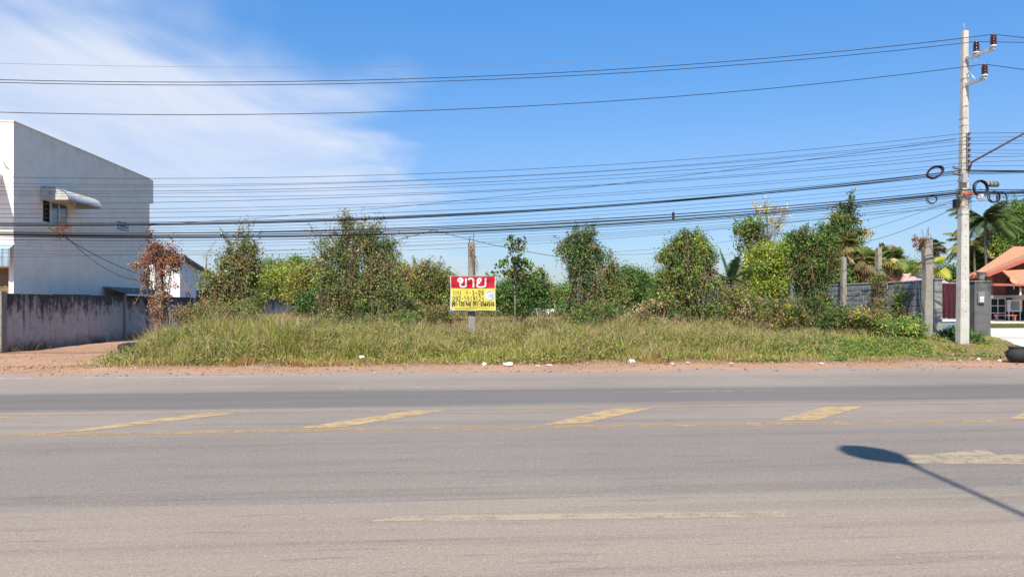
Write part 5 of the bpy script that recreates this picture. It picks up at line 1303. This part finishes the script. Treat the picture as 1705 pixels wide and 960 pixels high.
fanpalm(1549, 30.5, 448, 5, 0.55, 'single yellow-green fan palm just behind the thick post', [(0.22,0.24,0.03),(0.28,0.27,0.04)], 0.05, 0)
fanpalm(1552, 62, 412, 16, 0.75, 'small dark far fan palm showing over the thick post', [(0.04,0.06,0.03),(0.09,0.09,0.04)], 0.16, 4)

# ------------------------------------------------------------------ grass
def gheight(x, y):
    px = CX + F*x/y; v = y - K*x
    reg = np.interp(px, [60, 130, 235, 290, 420, 560, 660, 720, 785, 850, 960, 1060, 1200, 1290, 1390, 1480, 1560, 1640, 1705], [0.20, 0.30, 0.48, 0.74, 0.82, 0.70, 0.60, 0.46, 0.26, 0.46, 0.58, 0.60, 0.56, 0.36, 0.28, 0.22, 0.13, 0.11, 0.10])
    ramp = 0.30 + 0.70*ss(v, 19.5, 21.6)
    back = 1 - 0.35*ss(v, 25.0, 29.0)
    tuft = np.clip(0.2 + 1.75*(vnoise(x*2.3, y*2.3, 78)*0.6 + vnoise(x*5.1, y*5.1, 79)*0.4 - 0.12), 0.15, 1.7)
    return reg*ramp*back*(0.45 + 0.75*fbm(x*0.8, y*0.8, 77))*tuft
def blades(name, x, y, h, w, cb, ct, mat, rg, lean=0.35, label=None):
    n = len(x); z = gz(x, y); a = rg.random(n)*2*np.pi; ln = lean*rg.random(n)**0.7*h*1.6
    dx, dy = np.cos(a)*ln, np.sin(a)*ln; fa = rg.random(n)*np.pi; wx, wy = np.cos(fa)*w/2, np.sin(fa)*w/2
    v = np.zeros((n, 5, 3)); zz = z - 0.02
    v[:, 0] = np.stack([x-wx, y-wy, zz], 1); v[:, 1] = np.stack([x+wx, y+wy, zz], 1)
    v[:, 2] = np.stack([x+wx*.8+dx*.35, y+wy*.8+dy*.35, zz+h*0.58], 1); v[:, 3] = np.stack([x-wx*.8+dx*.35, y-wy*.8+dy*.35, zz+h*0.58], 1)
    v[:, 4] = np.stack([x+dx, y+dy, zz+h*(1-0.25*(ln/np.maximum(h, .01))**2)], 1)
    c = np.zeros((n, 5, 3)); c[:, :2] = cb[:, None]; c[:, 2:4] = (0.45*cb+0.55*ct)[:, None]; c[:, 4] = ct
    i = np.arange(n)*5
    return arr_mesh(name, v.reshape(-1, 3), np.stack([i, i+1, i+2, i+3], 1), np.stack([i+3, i+2, i+4], 1), c.reshape(-1, 3), mat)
rg = np.random.default_rng(900)
def scatter(n, v0, v1, x0, x1):
    x = rg.uniform(x0, x1, n); v = rg.uniform(v0, v1, n); y = v + K*x; return x, y
def keep(x, y, soft=1.3):
    off = x - leftedge(y) + (fbm(x*0.7, y*0.7, 21)-0.5)*2.6; v = y - K*x
    front = v - 19.65 + (fbm(x*1.3, y*0.4, 55)-0.5)*1.9
    dr = (14.95 + 0.484*(y-21.9)) - x
    ty = ~((np.abs(x+0.504*y) < 0.46) & (y > 21.0) & (y < 25.2))
    d = ty*np.clip(off/soft, 0, 1)*np.clip(front/0.35+0.15, 0, 1)*np.clip(dr/0.4, 0, 1); px = CX + F*x/y
    return (rg.random(len(x)) < d)
GC = np.array([(0.30,0.37,0.058),(0.43,0.43,0.08),(0.50,0.43,0.115),(0.56,0.44,0.19),(0.42,0.22,0.10),(0.15,0.23,0.045)])
def gcol(x, y, rg):
    px = CX + F*x/y; v = y - K*x; m = 0.5*fbm(x*0.55, y*0.55, 12)+0.5*vnoise(x*2.2, y*2.2, 14); n = len(x)
    dry = np.interp(px, [60, 200, 300, 500, 650, 900, 1200, 1300, 1450, 1550, 1700], [0.80, 0.68, 0.24, 0.16, 0.26, 0.34, 0.36, 0.36, 0.10, 0.22, 0.32])
    dry = dry + (m-0.5)*1.3 + 0.30*ss(v, 25.5, 29) + 0.42*(1-ss(v, 19.6, 20.7))
    r = rg.random(n); k = np.where(r < dry*0.45, 3, np.where(r < dry*0.9, 2, np.where(r < 0.55+dry*0.4, 1, np.where(r < 0.86, 0, 5))))
    edge_ = (1-ss(v, 19.6, 20.6)); k = np.where((rg.random(n) < edge_*0.75), 4, k)
    return np.clip(GC[k]*(1+0.18*rg.normal(size=(n, 1))), 0.01, 0.6)
x, y = scatter(300000, 19.3, 27.0, -15, 17.5); m_ = keep(x, y); x, y = x[m_], y[m_]
h = gheight(x, y)*(0.35 + 0.85*rg.random(len(x))); m_ = rg.random(len(x)) < np.clip(0.40+h*1.2, 0, 1); x, y, h = x[m_], y[m_], h[m_]
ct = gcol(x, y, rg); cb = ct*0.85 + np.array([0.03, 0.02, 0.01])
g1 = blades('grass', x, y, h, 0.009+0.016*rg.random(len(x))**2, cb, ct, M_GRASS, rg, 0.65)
tag(g1, 'tall yellow-green grass covering the roadside verge', 'grass', kind='stuff')
# straw stalks with seed heads
x, y = scatter(16000, 20.0, 26.5, -13.5, 12); m_ = keep(x, y); x, y = x[m_], y[m_]; h = 0.12 + gheight(x, y)*(0.9+0.6*rg.random(len(x))); m_ = h > 0.36; x, y, h = x[m_], y[m_], h[m_]
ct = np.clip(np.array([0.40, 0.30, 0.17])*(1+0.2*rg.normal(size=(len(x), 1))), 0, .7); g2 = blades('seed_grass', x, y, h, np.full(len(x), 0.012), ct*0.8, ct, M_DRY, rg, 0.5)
tag(g2, 'pale straw stalks with seed heads among the verge grass', 'grass', kind='stuff')
# field beyond the posts
x, y = scatter(150000, 26.5, 62, -24, 15); dr = (14.0 - K*(y-25.6)) - x; m_ = (x > leftedge(y)+0.5) & (dr > 0.3); px_ = CX + F*x/y; m_ &= (px_ > 240); x, y = x[m_], y[m_]
ff = fbm(x*0.35, y*0.35, 88); h = (0.16 + 0.5*ff)*(0.5+0.8*rg.random(len(x))); px_ = CX + F*x/y
h = h*np.interp(px_, [300, 560, 700, 800, 940, 1000, 1100], [1.3, 1.3, 1.0, 0.62, 0.62, 1.1, 1.4])*(1-0.3*ss(y, 40, 60))
r = rg.random(len(x)); ct = np.where((r < 0.62-0.5*(ff-0.5))[:, None], np.array([0.47, 0.35, 0.17]), np.array([0.26, 0.25, 0.075]))*(1+0.2*rg.normal(size=(len(x), 1))); ct = np.clip(ct, 0.01, 0.6)
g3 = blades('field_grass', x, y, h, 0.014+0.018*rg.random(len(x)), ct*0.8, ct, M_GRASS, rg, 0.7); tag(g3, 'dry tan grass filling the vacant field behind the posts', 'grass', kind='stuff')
x = rg.uniform(-45, 40, 26000); y = rg.uniform(60, 150, 26000); m_ = (CX+F*x/y > 430) & (CX+F*x/y < 1200); x, y = x[m_], y[m_]; h = 0.3+0.6*rg.random(len(x))
ct = np.where((rg.random(len(x)) < 0.5)[:, None], np.array([0.30, 0.23, 0.11]), np.array([0.13, 0.15, 0.045]))*(1+0.2*rg.normal(size=(len(x), 1)))
g4 = blades('far_grass', x, y, h, np.full(len(x), 0.09), ct*0.8, ct, M_GRASS, rg, 0.6); tag(g4, 'far rough grass at the back of the vacant field', 'grass', kind='stuff')
# broad weeds and creepers between the grass
x, y = scatter(120000, 19.6, 27, -14, 15.5); m_ = keep(x, y) & (fbm(x*0.9, y*0.9, 61) > 0.49); x, y = x[m_], y[m_]
hh_ = gheight(x, y)*(0.2+0.75*rg.random(len(x))); c = np.stack([x, y, gz(x, y)+hh_], 1); px_ = CX + F*x/y
gr_ = np.interp(px_, [200, 600, 1000, 1380, 1450, 1560], [0.45, 0.35, 0.35, 0.75, 0.85, 0.6]); k = rg.random(len(x)) < gr_
col = np.where(k[:, None], np.array([0.15, 0.24, 0.045]), np.array([0.30, 0.24, 0.08]))*(1+0.25*rg.normal(size=(len(x), 1)))
wd_ = leaves('weeds', c, 0.05+0.05*rg.random(len(x)), np.clip(col, .01, .6), M_LEAF, None, rg, 0.1, 0.55); tag(wd_, 'broad leaved weeds and creepers threaded through the verge grass', 'weeds', kind='stuff')
# dead leaves and straw on the dirt edge
x, y = scatter(5200, 19.0, 20.3, -13, 16); m_ = rg.random(len(x)) < ss(y-K*x, 18.9, 20.0)*0.8+0.05; x, y = x[m_], y[m_]
c = np.stack([x, y, gz(x, y)+0.015], 1); col = np.array([0.36, 0.25, 0.14])*(0.6+0.7*rg.random((len(x), 1)))
ll = leaves('leaf_litter', c, 0.03+0.06*rg.random(len(x)), col, M_DRY, None, rg, 0.0, 0.4); tag(ll, 'dead leaves and straw scattered along the dirt edge', 'leaf litter', kind='stuff')
# loose stones on the dirt shoulder and drive
gxs, gys = scatter(2600, 17.4, 20.2, -22, 18); kx = rg.uniform(-15.5, -11, 500); ky = rg.uniform(20, 30, 500); gxs = np.concatenate([gxs, kx]); gys = np.concatenate([gys, ky])
ng = len(gxs); sz = 0.008+0.03*rg.random(ng)**3; oc = np.array([(1,0,0),(-1,0,0),(0,1,0),(0,-1,0),(0,0,1),(0,0,-1)], float)
gv = oc[None]*sz[:, None, None]*(0.6+0.8*rg.random((ng, 6, 1))); gv += np.stack([gxs, gys, np.maximum(gz(gxs, gys), 0)+sz*0.3], 1)[:, None]
of = np.array([(0,2,4),(2,1,4),(1,3,4),(3,0,4),(2,0,5),(1,2,5),(3,1,5),(0,3,5)]); gf = (of[None]+(np.arange(ng)*6)[:, None, None]).reshape(-1, 3)
gcv = np.repeat(np.array([0.40, 0.29, 0.21])*(0.5+0.8*rg.random((ng, 1))), 6, 0)
gv_o = arr_mesh('gravel', gv.reshape(-1, 3), None, gf, gcv, M_DRY); tag(gv_o, 'loose stones scattered over the red dirt shoulder', 'gravel', kind='stuff')
# weeds along the foot of the stained wall
x = []; y = []
for i in range(2600):
    t = rg.random()*40; o_ = rg.random()**2*0.5; x.append(W0[0]-K*t+0.05+o_); y.append(W0[1]+t)
x, y = np.array(x), np.array(y); m_ = fbm(y*0.9, y*0, 5) > 0.55; x, y = x[m_], y[m_]; ct = np.clip(np.array([0.26, 0.19, 0.10])*(1+0.25*rg.normal(size=(len(x), 1))), 0, .6)
g5 = blades('wall_weeds', x, y, 0.12+0.35*rg.random(len(x)), np.full(len(x), 0.014), ct*0.8, ct, M_GRASS, rg, 0.6); tag(g5, 'dry weeds growing along the foot of the stained wall', 'weeds', kind='stuff')
# lawn before the porch
x = rg.uniform(24, 52, 40000); y = rg.uniform(40.0, 49.6, 40000); m_ = (y > 39.9 + (x-23.4)*0.075); x, y = x[m_], y[m_]; ct = np.clip(np.array([0.16, 0.17, 0.05])*(1+0.2*rg.normal(size=(len(x), 1))), 0, .5)
g6 = blades('lawn', x, y, 0.05+0.05*rg.random(len(x)), np.full(len(x), 0.02), ct*0.9, ct, M_GRASS, rg, 0.5); tag(g6, 'short mown lawn in front of the porch', 'grass', kind='stuff')
